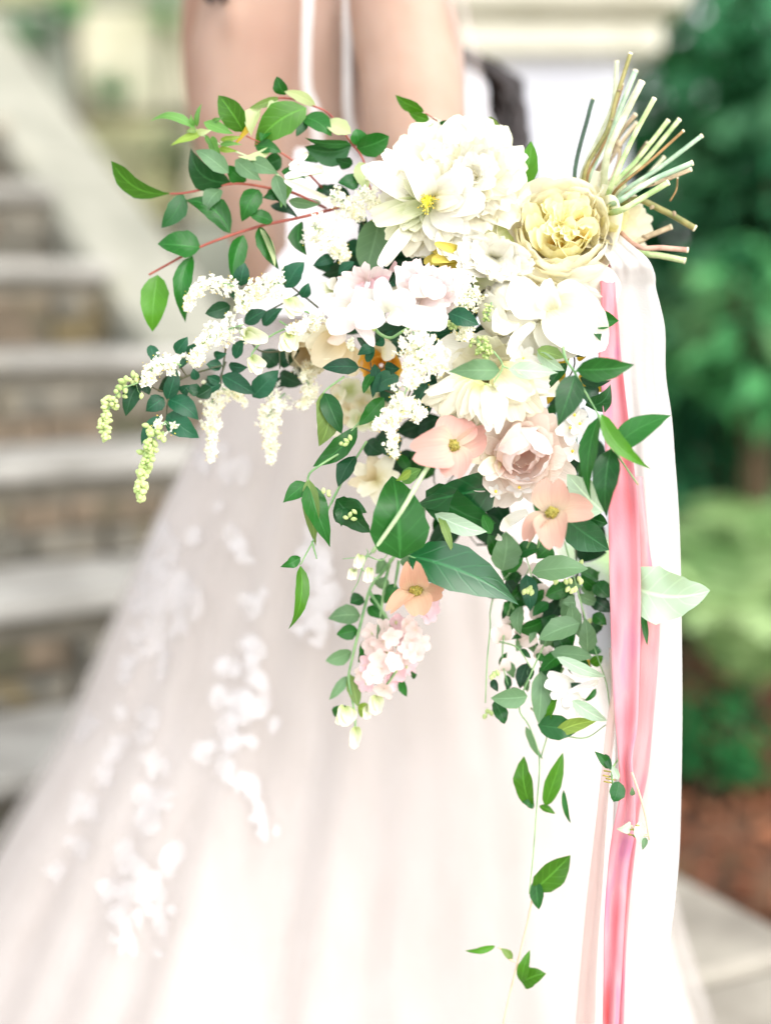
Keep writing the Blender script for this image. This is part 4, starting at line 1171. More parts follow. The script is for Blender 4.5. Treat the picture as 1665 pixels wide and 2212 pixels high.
privet('small privet sprig with white tips beside the sweet peas', [[(1150, 450), (1060, 440), (1200, 400)]], [], [([(1250, 370), (1180, 400), (1120, 440), (1060, 440)], 100, 40, 80), ([(1400, 500), (1390, 560)], 50, 20, 14, dict(buds=1.0))], .0)
privet('large foamy privet plume hanging in the middle of the bouquet', [[(300, 330, .03), (230, 420), (200, 640), (120, 830)]],
    [(260, 800, 200, 690, 120, dict(m='teal', dd0=.02)), (270, 440, 380, 400, 90, dict(m='teal', dd0=.02)), (320, 600, 250, 640, 90, dict(dd0=.02))],
    [([(200, 395), (230, 470), (240, 540), (200, 640)], 190, 90, 190), ([(190, 620), (150, 720), (110, 800), (95, 900), (120, 985)], 120, 36, 120), ([(150, 740), (200, 770), (240, 800)], 90, 70, 60), ([(300, 480), (330, 540), (300, 600)], 80, 60, 50), ([(90, 760), (50, 820), (20, 850)], 70, 40, 30)], -.045, cD)
privet('privet plume with green buds tucked between sweet pea and tulip shaped bloom', [[(560, 180, .03), (490, 260), (460, 420), (530, 480)]], [(370, 310, 510, 365, 90, dict(m='teal', dd0=-.04)), (400, 430, 480, 400, 70, dict(m='mid')), (560, 480, 640, 420, 110, dict(m='deep', dd0=.01))],
    [([(500, 180), (460, 250), (430, 310)], 120, 80, 90), ([(480, 330), (440, 400), (430, 430)], 90, 60, 50), ([(500, 430), (530, 480), (560, 510)], 70, 40, 60, dict(green=1.0, size=9)), ([(570, 260), (540, 350)], 40, 30, 26, dict(green=1.0, size=7)), ([(390, 350), (370, 380)], 50, 30, 20, dict(green=1.0, size=8))], -.02, cD)

# ================================================================== INNER FOLIAGE behind the blooms
def sprig(label, m, lists, lv, dd, mat='deep', name='leafy_sprig', stem_mat=None):
    t = thing(name, label, 'foliage sprig', P(*m(*lists[0][0][:2]), dd), G_L)
    stems(m, t, lists, stem_mat or M_dark_stem, 2.6, 1.4, dd)
    leaves(m, t, mat, lv, dd0=dd)
    return t
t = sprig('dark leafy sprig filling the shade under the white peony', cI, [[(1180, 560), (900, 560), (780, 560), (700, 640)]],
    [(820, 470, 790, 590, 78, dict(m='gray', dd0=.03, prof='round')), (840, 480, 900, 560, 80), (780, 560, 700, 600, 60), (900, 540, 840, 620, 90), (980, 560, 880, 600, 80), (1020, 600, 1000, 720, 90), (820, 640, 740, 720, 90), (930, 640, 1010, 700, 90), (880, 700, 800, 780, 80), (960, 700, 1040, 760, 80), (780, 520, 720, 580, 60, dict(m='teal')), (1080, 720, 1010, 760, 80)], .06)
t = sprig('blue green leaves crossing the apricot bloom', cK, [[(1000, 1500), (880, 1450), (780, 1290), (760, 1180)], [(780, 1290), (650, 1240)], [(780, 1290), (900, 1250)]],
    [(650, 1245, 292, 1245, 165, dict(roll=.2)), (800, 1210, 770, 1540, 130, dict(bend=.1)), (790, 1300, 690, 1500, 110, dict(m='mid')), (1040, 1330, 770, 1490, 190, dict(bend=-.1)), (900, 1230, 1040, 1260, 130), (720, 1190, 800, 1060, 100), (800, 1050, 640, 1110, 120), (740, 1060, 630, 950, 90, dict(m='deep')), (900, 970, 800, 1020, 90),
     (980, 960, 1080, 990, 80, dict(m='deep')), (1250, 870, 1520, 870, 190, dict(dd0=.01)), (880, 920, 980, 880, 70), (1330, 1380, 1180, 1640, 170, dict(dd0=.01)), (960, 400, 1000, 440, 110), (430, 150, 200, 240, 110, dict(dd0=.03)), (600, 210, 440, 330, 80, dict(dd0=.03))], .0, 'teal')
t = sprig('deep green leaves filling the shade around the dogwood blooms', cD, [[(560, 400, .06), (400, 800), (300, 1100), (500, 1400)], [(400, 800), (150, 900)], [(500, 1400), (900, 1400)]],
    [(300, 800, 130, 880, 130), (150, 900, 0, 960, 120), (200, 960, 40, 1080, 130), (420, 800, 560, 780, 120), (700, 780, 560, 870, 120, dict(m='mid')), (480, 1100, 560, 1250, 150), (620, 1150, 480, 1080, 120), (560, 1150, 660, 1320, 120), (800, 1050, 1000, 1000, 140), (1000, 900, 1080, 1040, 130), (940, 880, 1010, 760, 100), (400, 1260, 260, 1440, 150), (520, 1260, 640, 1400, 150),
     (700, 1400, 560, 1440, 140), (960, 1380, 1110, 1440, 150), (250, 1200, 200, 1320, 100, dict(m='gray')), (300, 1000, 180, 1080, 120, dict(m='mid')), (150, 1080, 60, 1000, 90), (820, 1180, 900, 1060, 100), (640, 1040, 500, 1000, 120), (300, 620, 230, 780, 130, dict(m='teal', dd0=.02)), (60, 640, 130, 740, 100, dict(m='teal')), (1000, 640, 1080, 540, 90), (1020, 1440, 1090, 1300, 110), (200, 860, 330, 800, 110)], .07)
t = sprig('folded two toned leaf hanging before the cream hydrangea', cC, [[(1360, 700), (1250, 785), (1240, 860)], [(1560, 820), (1420, 970), (1220, 1170)], [(1480, 1050), (1370, 1230), (1290, 1390)]],
    [(1245, 785, 1230, 1075, 150, dict(m='olive', bend=.1, roll=-.3)), (1250, 790, 1345, 1010, 110, dict(m='dark')), (1575, 815, 1440, 965, 90, dict(m='mid', wave=.3)), (1430, 975, 1190, 1185, 110, dict(m='mid', wave=.3, bend=.08)), (1480, 1050, 1560, 1120, 110, dict(m='deep', dd0=.03)), (1420, 1130, 1330, 1300, 110, dict(m='deep')), (1560, 1030, 1640, 1150, 130, dict(m='deep', dd0=.04)), (1320, 1380, 1480, 1430, 90, dict(m='dark'))], -.005, 'mid', stem_mat=M_green_stem)

# ================================================================== BLOOMS
def bloom(name, label, x, y, dd, cat='flower'):
    return thing(name, label, cat, P(x, y, dd + .04), G_F)

# --- large ivory peony with a yellow-green heart
t = bloom('peony', 'large ivory peony with yellow green stamens, topmost of the bouquet', 967, 397, 0)
petals(cL, t, 'peony', [(900, 800, 1270, 190, 560, dict(dd0=.045, dd1=.03)), (950, 800, 1490, 560, 560, dict(dd0=.04, dd1=.02)), (950, 900, 1440, 900, 480, dict(dd0=.04, dd1=.01)), (900, 950, 1200, 1190, 460, dict(dd0=.04, dd1=.01)), (850, 700, 940, 130, 420, dict(dd0=.05, dd1=.03)),
    (750, 700, 560, 190, 440, dict(dd0=.05, dd1=.03)), (700, 750, 420, 400, 340, dict(dd0=.045, dd1=.02)), (1150, 500, 1380, 260, 300, dict(m='green', dd0=.03, dd1=.02))], dup=1, ruffle=.08, cup=.3, curl=.2)
B = Bloom(1018, 388, .012, .1, .12)
B.ring(t, 'peony', 11, 128, 92, 86, 66, 8, -10, cup=.25, ruffle=.1, freq=9)
B.ring(t, 'white', 12, 112, 78, 80, 48, 8, -4, cup=.28, ruffle=.11, freq=9)
B.ring(t, 'peony', 12, 96, 62, 70, 26, 6, 2, cup=.3, ruffle=.12, freq=9)
B.ring(t, 'white', 11, 80, 50, 56, 8, 5, 8, cup=.3, ruffle=.13, freq=9)
B.ring(t, 'white', 9, 64, 40, 40, -8, 3, 14, cup=.35, ruffle=.13)
B.ring(t, 'peony', 6, 50, 32, 18, -14, 2, 18, cup=.4, ruffle=.13)
B4 = Bloom(1018, 384, -.022, .1, .12)
B4.ring(t, 'white', 9, 58, 46, 78, 30, 2, 0, cup=.35, ruffle=.1, freq=9)
B4.ring(t, 'white', 8, 42, 34, 56, 4, 2, 2, cup=.4, ruffle=.1)
B4.ring(t, 'peony', 5, 30, 24, 24, -10, 1, 4, cup=.4, ruffle=.1)
petals(cL, t, 'white', [(620, 850, 120, 590, 290, dict(dd0=.0, dd1=-.02)), (650, 850, 255, 440, 190, dict(dd0=.012, dd1=-.01)), (650, 880, 500, 490, 230, dict(dd0=-.02, dd1=-.055, curl=.25)), (640, 850, 700, 560, 260, dict(dd0=-.01, dd1=-.03, m='peony')), (600, 910, 150, 1000, 200, dict(dd0=.0, m='green')),
    (600, 940, 170, 1090, 170, dict(dd0=-.005, m='green')), (600, 960, 270, 1190, 150, dict(dd0=.005, m='green')), (500, 1120, 215, 1475, 150, dict(dd0=.0, dd1=-.02, cup=.5, base_w=.6, ruffle=.0)), (610, 960, 470, 1385, 230, dict(dd0=.01, m='peony')), (650, 980, 640, 1320, 230, dict(dd0=.015, m='green')), (700, 980, 850, 1260, 280, dict(dd0=-.01)),
    (700, 960, 980, 1130, 220, dict(dd0=-.015, dd1=-.035)), (720, 900, 980, 880, 190, dict(dd0=-.02, dd1=-.045, m='peony')), (700, 860, 900, 720, 190, dict(dd0=-.02, dd1=-.045, m='peony')), (760, 860, 1050, 620, 300, dict(dd0=-.02, dd1=-.05)), (800, 900, 1180, 900, 300, dict(dd0=-.015, dd1=-.05)), (780, 930, 1020, 1180, 200, dict(dd0=-.005, dd1=-.03))], dup=1, ruffle=.06, cup=.28, curl=.15)
B3 = Bloom(924, 438, -.004, -.25, -.25)
B3.ring(t, 'peony', 15, 88, 40, 80, 52, 4, 0, cup=.4, ruffle=.08, jit=.3)
B3.ring(t, 'green', 12, 66, 30, 66, 36, 3, 2, cup=.5, ruffle=.08, jit=.3)
B3.ring(t, 'white', 8, 104, 62, 84, 66, 4, -4, cup=.3, ruffle=.08, jit=.3)
b = Bag(); b2 = Bag()
for i in range(30):
    a = random.uniform(0, 6.28); l = random.uniform(8, 26)
    c = P(922, 436, -.02); e = P(922 + math.cos(a) * l, 436 + math.sin(a) * l, -.035 + random.uniform(-.006, .01))
    b.add(*tube_vf([c, c.lerp(e, .5) - FWD * .006, e], 1.6 * S, .8 * S, 4)); b2.add(*blob_vf(e, e - c, 6 * S, 1.8 * S, 5, 3))
tag(b.make('stamen', M_stamen, t), kind='stuff'); tag(b2.make('anther', M_anther, t), kind='stuff')
cb = Bag()
for k in range(4):
    cb.add(*blob_vf(P(920 + 6 * math.cos(k * 1.6), 433 + 6 * math.sin(k * 1.6), -.032), UP + RIGHT * math.cos(k * 1.6) * .4, 22 * S, 5 * S))
cb.make('carpel', plain('carpel', (222, 220, 50), (236, 230, 80), 60, .5), t)
t = sprig('fresh green leaves peeping over the top of the ivory peony', cB, [[(420, 560), (410, 430), (385, 350), (320, 300)], [(600, 420), (580, 325)], [(690, 700), (740, 600), (760, 470)]],
    [(312, 292, 180, 230, 62, dict(m='bright')), (335, 330, 245, 300, 50, dict(m='bright')), (375, 348, 460, 412, 92, dict(m='mid', prof='round', roll=.3)), (370, 380, 310, 390, 80, dict(m='under')), (590, 325, 485, 322, 55, dict(m='bright')), (600, 320, 690, 400, 70, dict(m='olive')), (690, 670, 795, 425, 105, dict(m='bright', bend=-.12, dd0=.03)), (700, 690, 670, 665, 50, dict(m='mid'))], .035, 'bright', stem_mat=M_red)

# --- yellow garden rose
def garden_rose(t, x, y, dd, rad, ax, ay, inner=True):
    B = Bloom(x, y, dd, ax, ay)
    for k in range(6):
        r_ = rad * (1.12 - .11 * k)
        L_ = r_ / .564
        B.ring(t, 'roseout' if k < 4 else 'rose', 6 + k // 2, L_, r_ * 1.3, 94, -2 - 4 * k, 0, -.62 * L_ - .02 * rad * k + rad * .08, cup=.36, ruffle=.02 + .008 * k, tipround=.28, jit=.1, kpow=1.0)
    # quartered heart: sheets standing edge-on in five folds
    for q in range(7):
        a = q * math.pi * 2 / 7 + .3
        for k in range(5):
            rr = rad * (.14 + .1 * k) * B.k
            off = random.uniform(-.3, .3)
            rd = B.e1 * math.cos(a + off) + B.e2 * math.sin(a + off)
            C = Bloom(x, y, dd, ax, ay)
            C.o = B.o + rd * rr - B.A * rad * .26 * B.k
            C.A = (B.A + rd * random.uniform(-.25, .35)).normalized()
            aa = a + off + math.pi / 2 * random.choice((-1, 1)) + random.uniform(-.35, .35)
            C.one(t, PT['rose'], aa, rad * random.uniform(.5, .66) * B.k, rad * random.uniform(.34, .5) * B.k, R(random.uniform(0, 24)), R(random.uniform(24, 64)), 0, 0, .25, .1, .05, .2, 6, 6, 'petal')
    for k in range(9):
        C = Bloom(x, y, dd, ax, ay)
        C.o = B.o + B.e1 * random.uniform(-.14, .14) * rad * B.k + B.e2 * random.uniform(-.14, .14) * rad * B.k - B.A * rad * .28 * B.k
        C.one(t, PT['rose'], random.random() * 6, rad * .5 * B.k, rad * .2 * B.k, R(0), R(30), 0, 0, .4, .12, 0, .2, 6, 4, 'petal')
    return B
t = bloom('garden_rose', 'full yellow garden rose with a quartered golden heart', 1212, 480, 0)
garden_rose(t, 1212, 487, .0, 104, -.05, .32)
t = bloom('garden_rose', 'ruffled cream rose half hidden to the right of the yellow rose', 1310, 480, .03)
B = Bloom(1300, 482, .035, .55, .1)
B.ring(t, 'roseout', 10, 100, 84, 88, 40, 10, -6, cup=.2, ruffle=.1, freq=9)
B.ring(t, 'roseout', 10, 84, 70, 70, 20, 8, 0, cup=.25, ruffle=.11, freq=9)
B.ring(t, 'rose', 8, 62, 50, 45, 0, 5, 4, cup=.3, ruffle=.1)

# --- ruffled white lisianthus between peony and rose
t = bloom('lisianthus', 'frilly white bloom squeezed between the peony and the yellow rose', 1060, 545, .01)
petals(cB, t, 'white', [(620, 950, 470, 900, 190), (620, 950, 560, 1010, 200), (600, 960, 480, 980, 150), (640, 950, 700, 880, 170), (650, 950, 790, 960, 170), (640, 960, 720, 1040, 180), (620, 940, 600, 850, 160, dict(m='cream')), (610, 950, 540, 870, 150), (640, 960, 640, 1050, 150, dict(m='cream')), (430, 830, 480, 960, 150), (440, 840, 380, 930, 140, dict(m='peony')),
    (560, 900, 500, 830, 120), (650, 930, 800, 1000, 130, dict(m='cream'))], dd0=.0, dd1=-.03, dup=2, ruffle=.09, cup=.2, freq=10)
petals(cB, t, 'green', [(640, 830, 600, 760, 130, dict(m='beige')), (690, 830, 600, 900, 180), (560, 1040, 620, 1120, 110), (700, 1020, 880, 1030, 130, dict(m='beige')), (540, 1010, 660, 1070, 120)], dd0=.02, dd1=.01, ruffle=.05)
# --- yellow freesia-like tulip lying on its side
t = bloom('tulip', 'small golden yellow bloom lying sideways below the peony', 955, 560, .0)
petals(cL, t, 'yel', [(980, 1400, 690, 1430, 120, dict(cup=.8)), (960, 1400, 620, 1440, 130, dict(dd0=.01)), (960, 1330, 720, 1270, 80, dict(dd0=-.02)), (960, 1360, 700, 1340, 90, dict(m='yel', dd0=.0)), (970, 1420, 760, 1490, 110, dict(dd0=.01)), (940, 1420, 990, 1440, 80, dict(m='gold')), (900, 1330, 560, 1370, 130, dict(dd0=.02, m='green'))], dd0=-.012, base_w=.5, ruffle=.02, cup=.5)

# --- white tulip-shaped peony, right
t = bloom('peony', 'white peony with a round closed globe and spreading petals above the pink ribbon', 1160, 655, -.01)
B = Bloom(1112, 660, .0, -.2, -.25)
B.ring(t, 'white', 6, 192, 124, 84, -70, 4, -56, cup=.42, ruffle=.02, tipround=.3)
B.ring(t, 'white', 6, 180, 108, 80, -76, 4, -50, cup=.42, ruffle=.03)
B.ring(t, 'cream', 6, 165, 84, 76, -78, 3, -44, cup=.4, ruffle=.05)
petals(cB, t, 'white', [(880, 1180, 1120, 1360, 270, dict(dd0=-.01, dd1=-.03, cup=.5)), (900, 1200, 960, 1410, 230, dict(dd0=-.005, dd1=-.02)), (850, 1200, 830, 1400, 230, dict(dd0=.0, dd1=-.01)), (920, 1150, 1130, 1200, 260, dict(dd0=.01)), (930, 1120, 1190, 1060, 260, dict(dd0=.02)), (900, 1100, 1080, 1010, 260, dict(dd0=.02)), (880, 1080, 960, 1000, 230, dict(dd0=.02, m='cream')),
    (900, 1180, 860, 1060, 110, dict(dd0=-.03, dd1=-.045, cup=.6)), (940, 1180, 1040, 1090, 180, dict(dd0=-.01, m='peony')), (780, 1250, 690, 1380, 60, dict(dd0=-.02)), (720, 1300, 690, 1390, 46, dict(dd0=-.03)), (760, 1080, 690, 1020, 150, dict(dd0=.01)), (820, 1080, 790, 1000, 130, dict(dd0=.015, m='cream')), (700, 1200, 640, 1290, 130, dict(dd0=-.02, m='cream'))], dup=1, ruffle=.06, curl=.2)

# --- ivory peony, centre
t = bloom('peony', 'ivory peony under two pale green leaves, above the blush rose', 1057, 850, -.01)
petals(cD, t, 'white', [(560, 560, 310, 480, 230, dict(dd0=.0, dd1=-.01)), (600, 540, 480, 430, 230, dict(dd0=.01)), (640, 540, 720, 440, 200, dict(dd0=.01)), (680, 560, 850, 480, 200, dict(m='green', dd0=.005)), (700, 580, 880, 560, 170, dict(m='green', dd0=.005))], ruffle=.04)
B = Bloom(1050, 835, .005, -.1, -.35)
B.ring(t, 'peony', 10, 118, 96, 88, 48, 8, -10, cup=.3, ruffle=.07)
B.ring(t, 'peony', 10, 104, 76, 74, 26, 6, -4, cup=.3, ruffle=.09)
B.ring(t, 'cream', 9, 84, 56, 55, 4, 4, 2, cup=.3, ruffle=.11)
B.ring(t, 'cream', 7, 60, 40, 30, -10, 3, 6, cup=.3, ruffle=.12)
petals(cD, t, 'peony', [(560, 660, 580, 850, 160, dict(dd0=-.04, dd1=-.06, m='white', notch=.1)), (540, 640, 420, 800, 120, dict(dd0=-.03, dd1=-.045)), (500, 640, 330, 790, 110, dict(dd0=-.02)), (480, 620, 290, 760, 100, dict(dd0=-.02)), (420, 640, 260, 690, 60, dict(dd0=-.03, m='white')), (600, 620, 700, 820, 140, dict(dd0=-.03)), (640, 600, 800, 780, 150, dict(dd0=-.02)),
    (600, 580, 760, 700, 170, dict(dd0=-.04, m='cream')), (620, 580, 850, 650, 150, dict(dd0=-.02, m='cream')), (500, 640, 430, 790, 70, dict(dd0=-.04)), (520, 650, 480, 800, 60, dict(dd0=-.045))], dup=2, ruffle=.09, curl=.22)
t = thing('jasmine_sprig', 'pair of translucent pale green leaves lying across the ivory peony', 'foliage sprig', P(*cD(620, 560), -.06), G_L)
stems(cD, t, [[(580, 490), (622, 560), (580, 640)], [(622, 560), (650, 572)]], M_green_stem, 2, 1.4, -.062)
leaves(cD, t, 'gray', [(610, 580, 370, 585, 105, dict(wave=.15, roll=.1)), (650, 575, 880, 590, 85, dict(m='under', wave=.15))], dd0=-.06, prof='lance')
leaves(cM, t, 'under', [(730, 1010, 1000, 1090, 150, dict(m='olive')), (730, 1040, 990, 1220, 130)], dd0=-.04)
b = Bag()
for p in ((560, 650), (590, 655), (545, 645)): b.add(*blob_vf(P(*cD(*p), -.062), RIGHT, 9 * S, 2.4 * S))
b.make('sepal', M_gbud, t)

# --- blush rose
t = bloom('rose', 'blush pink rose with a rounded rosy heart between two peach dogwood flowers', 1125, 985, -.03)
B = Bloom(1122, 980, -.005, .0, -.1)
B.ring(t, 'blush', 9, 118, 88, 90, 62, 10, -8, cup=.25, ruffle=.05, notch=.06)
B.ring(t, 'blush', 9, 104, 82, 78, 44, 8, -2, cup=.3, ruffle=.05, notch=.05)
B.ring(t, 'blush', 8, 88, 72, 66, 20, 6, 4, cup=.3, ruffle=.06)
B2 = Bloom(1128, 968, -.018, .05, -.5)
B2.ring(t, 'blushin', 5, 136, 108, 84, -46, 4, -26, cup=.4, ruffle=.035, tipround=.3)
B2.ring(t, 'blushin', 5, 118, 84, 78, -48, 4, -22, cup=.4, ruffle=.06)
B2.ring(t, 'blush', 6, 92, 58, 66, -40, 3, -18, cup=.4, ruffle=.08)
petals(cN, t, 'blush', [(760, 700, 915, 415, 110, dict(dd0=-.03, dd1=-.05)), (740, 660, 525, 690, 130, dict(dd0=-.01, m='cream')), (760, 620, 600, 530, 140, dict(dd0=-.01)), (760, 700, 600, 790, 130, dict(dd0=-.02, m='cream')), (780, 740, 660, 850, 110, dict(dd0=-.02)), (1120, 560, 1010, 300, 240, dict(dd0=.01)), (1150, 600, 1240, 400, 240, dict(dd0=.0)), (1160, 660, 1270, 700, 200, dict(dd0=-.02))], ruffle=.05)

# --- peach dogwood blooms on their branches
def dogwood(label, m, cx, cy, pts, mat, dd):
    t = bloom('dogwood_flower', label, *m(cx, cy), dd)
    s = m(1, 0)[0] - m(0, 0)[0]
    for r in pts:
        o = dict(r[3]) if len(r) > 3 else {}
        mm = o.pop('m', mat)
        petal(m(cx, cy), m(r[0], r[1]), r[2] * s, PT[mm], t, dd0=dd, dd1=dd + o.pop('dz', -.012), notch=o.pop('notch', .09), tipround=.3, base_w=.3, ruffle=.025, cup=o.pop('cup', .3), curl=o.pop('curl', .12), roll=o.pop('roll', random.uniform(-.2, .2)), name='bract', wide=.62, nv=12, nu=10)
    b = Bag()
    c = P(*m(cx, cy), dd - .006)
    for i in range(34):
        d = rand_unit(); d = (d - FWD * .7).normalized()
        b.add(*blob_vf(c + d * 13 * S, d, 7 * S, 3.2 * S, 5, 3))
    b.add(*blob_vf(c, -FWD, 26 * S, 14 * S, 10, 6))
    b.make('button', M_button, t)
    return t
t1 = dogwood('peach dogwood flower left of the blush rose', cN, 398, 585, [(70, 640, 330, dict(dz=-.03, curl=.2)), (400, 838, 300, dict(dz=-.02)), (440, 360, 330, dict(m='peach', dz=.01)), (660, 480, 260, dict(dz=.02, roll=.5))], 'peach', -.055)
stems(cE, t1, [[(1180, 100, -.04), (1015, 240, -.075), (840, 530, -.075), (640, 815, -.06)]], M_pale_stem, 5.4, 4.4, -.06)
leaves(cE, t1, 'big', [(832, 860, 782, 290, 390, dict(prof='heart', dd0=-.055, dd1=-.05, fold=.12, m='mid', roll=.1, wave=.06)), (1480, 360, 940, 480, 330, dict(prof='heart', m='big', dd0=-.01, dd1=-.02, fold=.2)), (1000, 400, 1460, 640, 260, dict(prof='heart', m='dark', dd0=-.005, roll=.3)), (1060, 555, 1405, 690, 130, dict(m='under', dd0=-.03)),
    (1090, 560, 1180, 820, 60, dict(m='olive', dd0=-.03)), (1440, 690, 1380, 560, 90, dict(m='mid', dd0=-.015)), (840, 340, 960, 250, 110, dict(m='shoot', dd0=-.03)), (900, 260, 800, 330, 60, dict(m='lime', dd0=-.04))])
t2 = dogwood('pale peach dogwood flower below and right of the blush rose', cN, 1165, 1105, [(1170, 830, 300, dict(dz=-.005, notch=.16)), (1490, 1090, 260, dict(m='peachpale', dz=.0, roll=-.5)), (1190, 1390, 270, dict(dz=-.03, cup=.5)), (965, 1330, 200, dict(dz=-.01, roll=.8, cup=.5))], 'peachpale', -.06)
stems(cD, t2, [[(850, 1240, -.05), (800, 1360, .0), (780, 1440, .02)]], M_green_stem, 3, 2.5, -.03)
leaves(cD, t2, 'under', [(1095, 1245, 925, 1068, 170, dict(m='under', dd0=-.04, prof='heart')), (925, 1285, 1125, 1420, 180, dict(m='big', dd0=-.02, prof='heart')), (1000, 1260, 1115, 1300, 100, dict(m='dark', dd0=-.02))])
t3 = dogwood('small apricot dogwood flower above the pink stock spike', cE, 935, 1068, [(905, 870, 200, dict(m='orange', dz=-.03, notch=.22)), (745, 1225, 130, dict(dz=-.02, roll=.6, m='orange')), (955, 1250, 200, dict(dz=-.01)), (1120, 1085, 130, dict(dz=.015))], 'orange', -.03)
leaves(cE, t3, 'big', [(880, 838, 1630, 1145, 330, dict(prof='acum', dd0=-.03, dd1=-.045, fold=.25, bend=.04, curl=.1, roll=-.25)), (830, 870, 930, 900, 80, dict(m='gray', dd0=-.02))])
stems(cE, t3, [[(860, 820, -.01), (900, 950, -.015), (935, 1068, -.025)], [(880, 838, -.03), (1050, 900, -.035)]], M_green_stem, 2.6, 2, -.02)
t = thing('dogwood_leaf', 'large pale leaf underside jutting out behind the pink ribbon', 'leaf', P(*cF(1150, 350), -.01), G_L)
leaf(cF(1090, 360), cF(1572, 392), 330 * .3613, LF['under'], t, dd0=-.012, dd1=-.03, prof='heart', fold=.15, bend=-.1, curl=.16, nu=16, nv=8, roll=.1, name='blade', wave=.12, hook=-.15)
stems(cF, t, [[(1000, 300, .0), (1050, 340), (1095, 360)], [(1460, 440, -.02), (1520, 468, -.025)]], M_green_stem, 2.2, 1.6, -.012, name='leaf_stalk')

# --- sweet peas
t = bloom('sweet_pea', 'crisp white sweet pea with open wings at the bouquet centre', *cK(900, 700), -.02)
petals(cK, t, 'swhite', [(880, 700, 600, 520, 330, dict(dd0=-.03)), (880, 730, 530, 700, 280, dict(dd0=-.045, dd1=-.06, cup=-.5)), (900, 740, 610, 820, 180, dict(dd0=-.05)), (940, 700, 860, 360, 200, dict(dd0=-.04)), (945, 690, 1175, 530, 320, dict(dd0=-.045, dd1=-.06)), (950, 705, 1520, 790, 240, dict(dd0=-.05, dd1=-.055, cup=.5, tipround=.1)), (955, 715, 1090, 800, 180, dict(dd0=-.05))], ruffle=.03, curl=.16)
stems(cK, t, [[(790, 850), (860, 920), (960, 955), (1060, 900), (1290, 760)]], M_green_stem, 4, 3, -.03)
b = Bag(); b.add(*blob_vf(P(*cK(790, 850), -.035), RIGHT + UP, 26 * S, 9 * S)); b.make('calyx', M_gbud, t)
t = bloom('sweet_pea', 'white sweet pea with a long drooping petal, left of centre', *cK(560, 700), .0)
petals(cK, t, 'swhite', [(560, 680, 300, 620, 240), (560, 680, 320, 540, 200, dict(dd0=.0)), (600, 730, 340, 880, 260, dict(dd0=-.02, m='pinkw')), (600, 780, 790, 1035, 140, dict(dd0=-.03, dd1=-.05, cup=.6, m='pinkw')), (560, 640, 480, 440, 200, dict(m='pinkw')), (600, 700, 700, 470, 220, dict(m='pinkw', dd0=.0)), (420, 420, 330, 420, 130, dict(m='white', dd0=.01)), (400, 480, 250, 440, 130, dict(m='green', dd0=.01)), (420, 560, 270, 560, 110, dict(dd0=.0))], dd0=-.01, ruffle=.05)
t = bloom('sweet_pea', 'pale pink cluster of narrow petals behind the white sweet peas', *cK(760, 380), .02)
petals(cK, t, 'pinkw', [(640, 420, 480, 320, 130), (680, 400, 610, 250, 130), (720, 400, 720, 210, 120), (780, 400, 840, 250, 150), (820, 400, 960, 300, 150), (700, 440, 430, 380, 170), (800, 420, 940, 360, 130, dict(m='pinkd')), (700, 450, 600, 480, 130, dict(m='pinkd')), (760, 430, 830, 470, 140, dict(m='pinkd')), (620, 460, 400, 470, 150), (960, 300, 1010, 200, 60, dict(m='pinkd'))], dd0=.01, dd1=-.01, ruffle=.08)
t = bloom('sweet_pea', 'softly frilled blush sweet pea under the golden bloom', *cK(1250, 420), -.01)
petals(cK, t, 'pinkw', [(1250, 600, 1050, 230, 300), (1250, 580, 1180, 190, 280), (1300, 580, 1340, 250, 300), (1330, 600, 1500, 260, 300), (1350, 600, 1680, 310, 300), (1300, 600, 1640, 520, 300), (1250, 600, 1480, 640, 280), (1230, 600, 1060, 420, 260), (1250, 560, 1250, 330, 260, dict(dd0=-.03)), (1330, 560, 1420, 380, 260, dict(dd0=-.03))], dd0=-.005, dd1=-.03, dup=1, ruffle=.1, freq=9)
t = bloom('sweet_pea', 'green tinged sweet pea buds dangling left of the cream rose', *cC(1060, 420), .0)
stems(cC, t, [[(1180, 360), (1100, 330), (1060, 300)], [(1100, 420), (1000, 460), (920, 500), (850, 480)], [(1010, 400), (1060, 440), (1060, 500)], [(920, 500), (860, 580), (870, 620)]], M_green_stem, 2.4, 1.8, .0)
petals(cC, t, 'green', [(1060, 290, 1120, 370, 90), (1050, 300, 1150, 340, 70), (1050, 280, 1080, 390, 60), (830, 460, 950, 500, 90), (820, 470, 910, 520, 60), (1060, 470, 1010, 560, 70), (1060, 470, 1060, 570, 90), (1060, 470, 1100, 560, 70), (860, 600, 900, 690, 80), (860, 600, 940, 640, 60), (870, 600, 860, 680, 60), (830, 460, 800, 450, 50)], dd0=-.005, cup=.6, ruffle=.03)

# --- older cream blooms at the back
t = bloom('rose', 'cream rose seen from the side under the white privet tips', *cC(1200, 540), .02)
B = Bloom(675, 748, .05, -.25, -.5)
B.ring(t, 'cream', 7, 92, 84, 80, -30, 6, -10, cup=.45, ruffle=.03)
B.ring(t, 'beige', 6, 84, 66, 66, -40, 5, -5, cup=.45, ruffle=.05)
petals(cC, t, 'beige', [(1330, 480, 1200, 640, 170, dict(dd0=.03, cup=.5)), (1300, 470, 1160, 560, 190, dict(m='cream', dd0=.03, cup=.5)), (1350, 520, 1310, 680, 140, dict(dd0=.045)), (1380, 540, 1400, 700, 130, dict(dd0=.05)), (1310, 470, 1350, 520, 120, dict(m='blush', dd0=.02))], ruffle=.03)
t = bloom('rose', 'apricot yellow bloom glowing behind the blue green leaves', *cC(1560, 640), .04)
B = Bloom(*cC(1560, 640), .05, -.1, -.1)
B.ring(t, 'gold', 8, 62, 56, 80, 10, 6, 0, cup=.3, ruffle=.05)
B.ring(t, 'gold', 6, 46, 40, 50, -10, 4, 4, cup=.3, ruffle=.06)
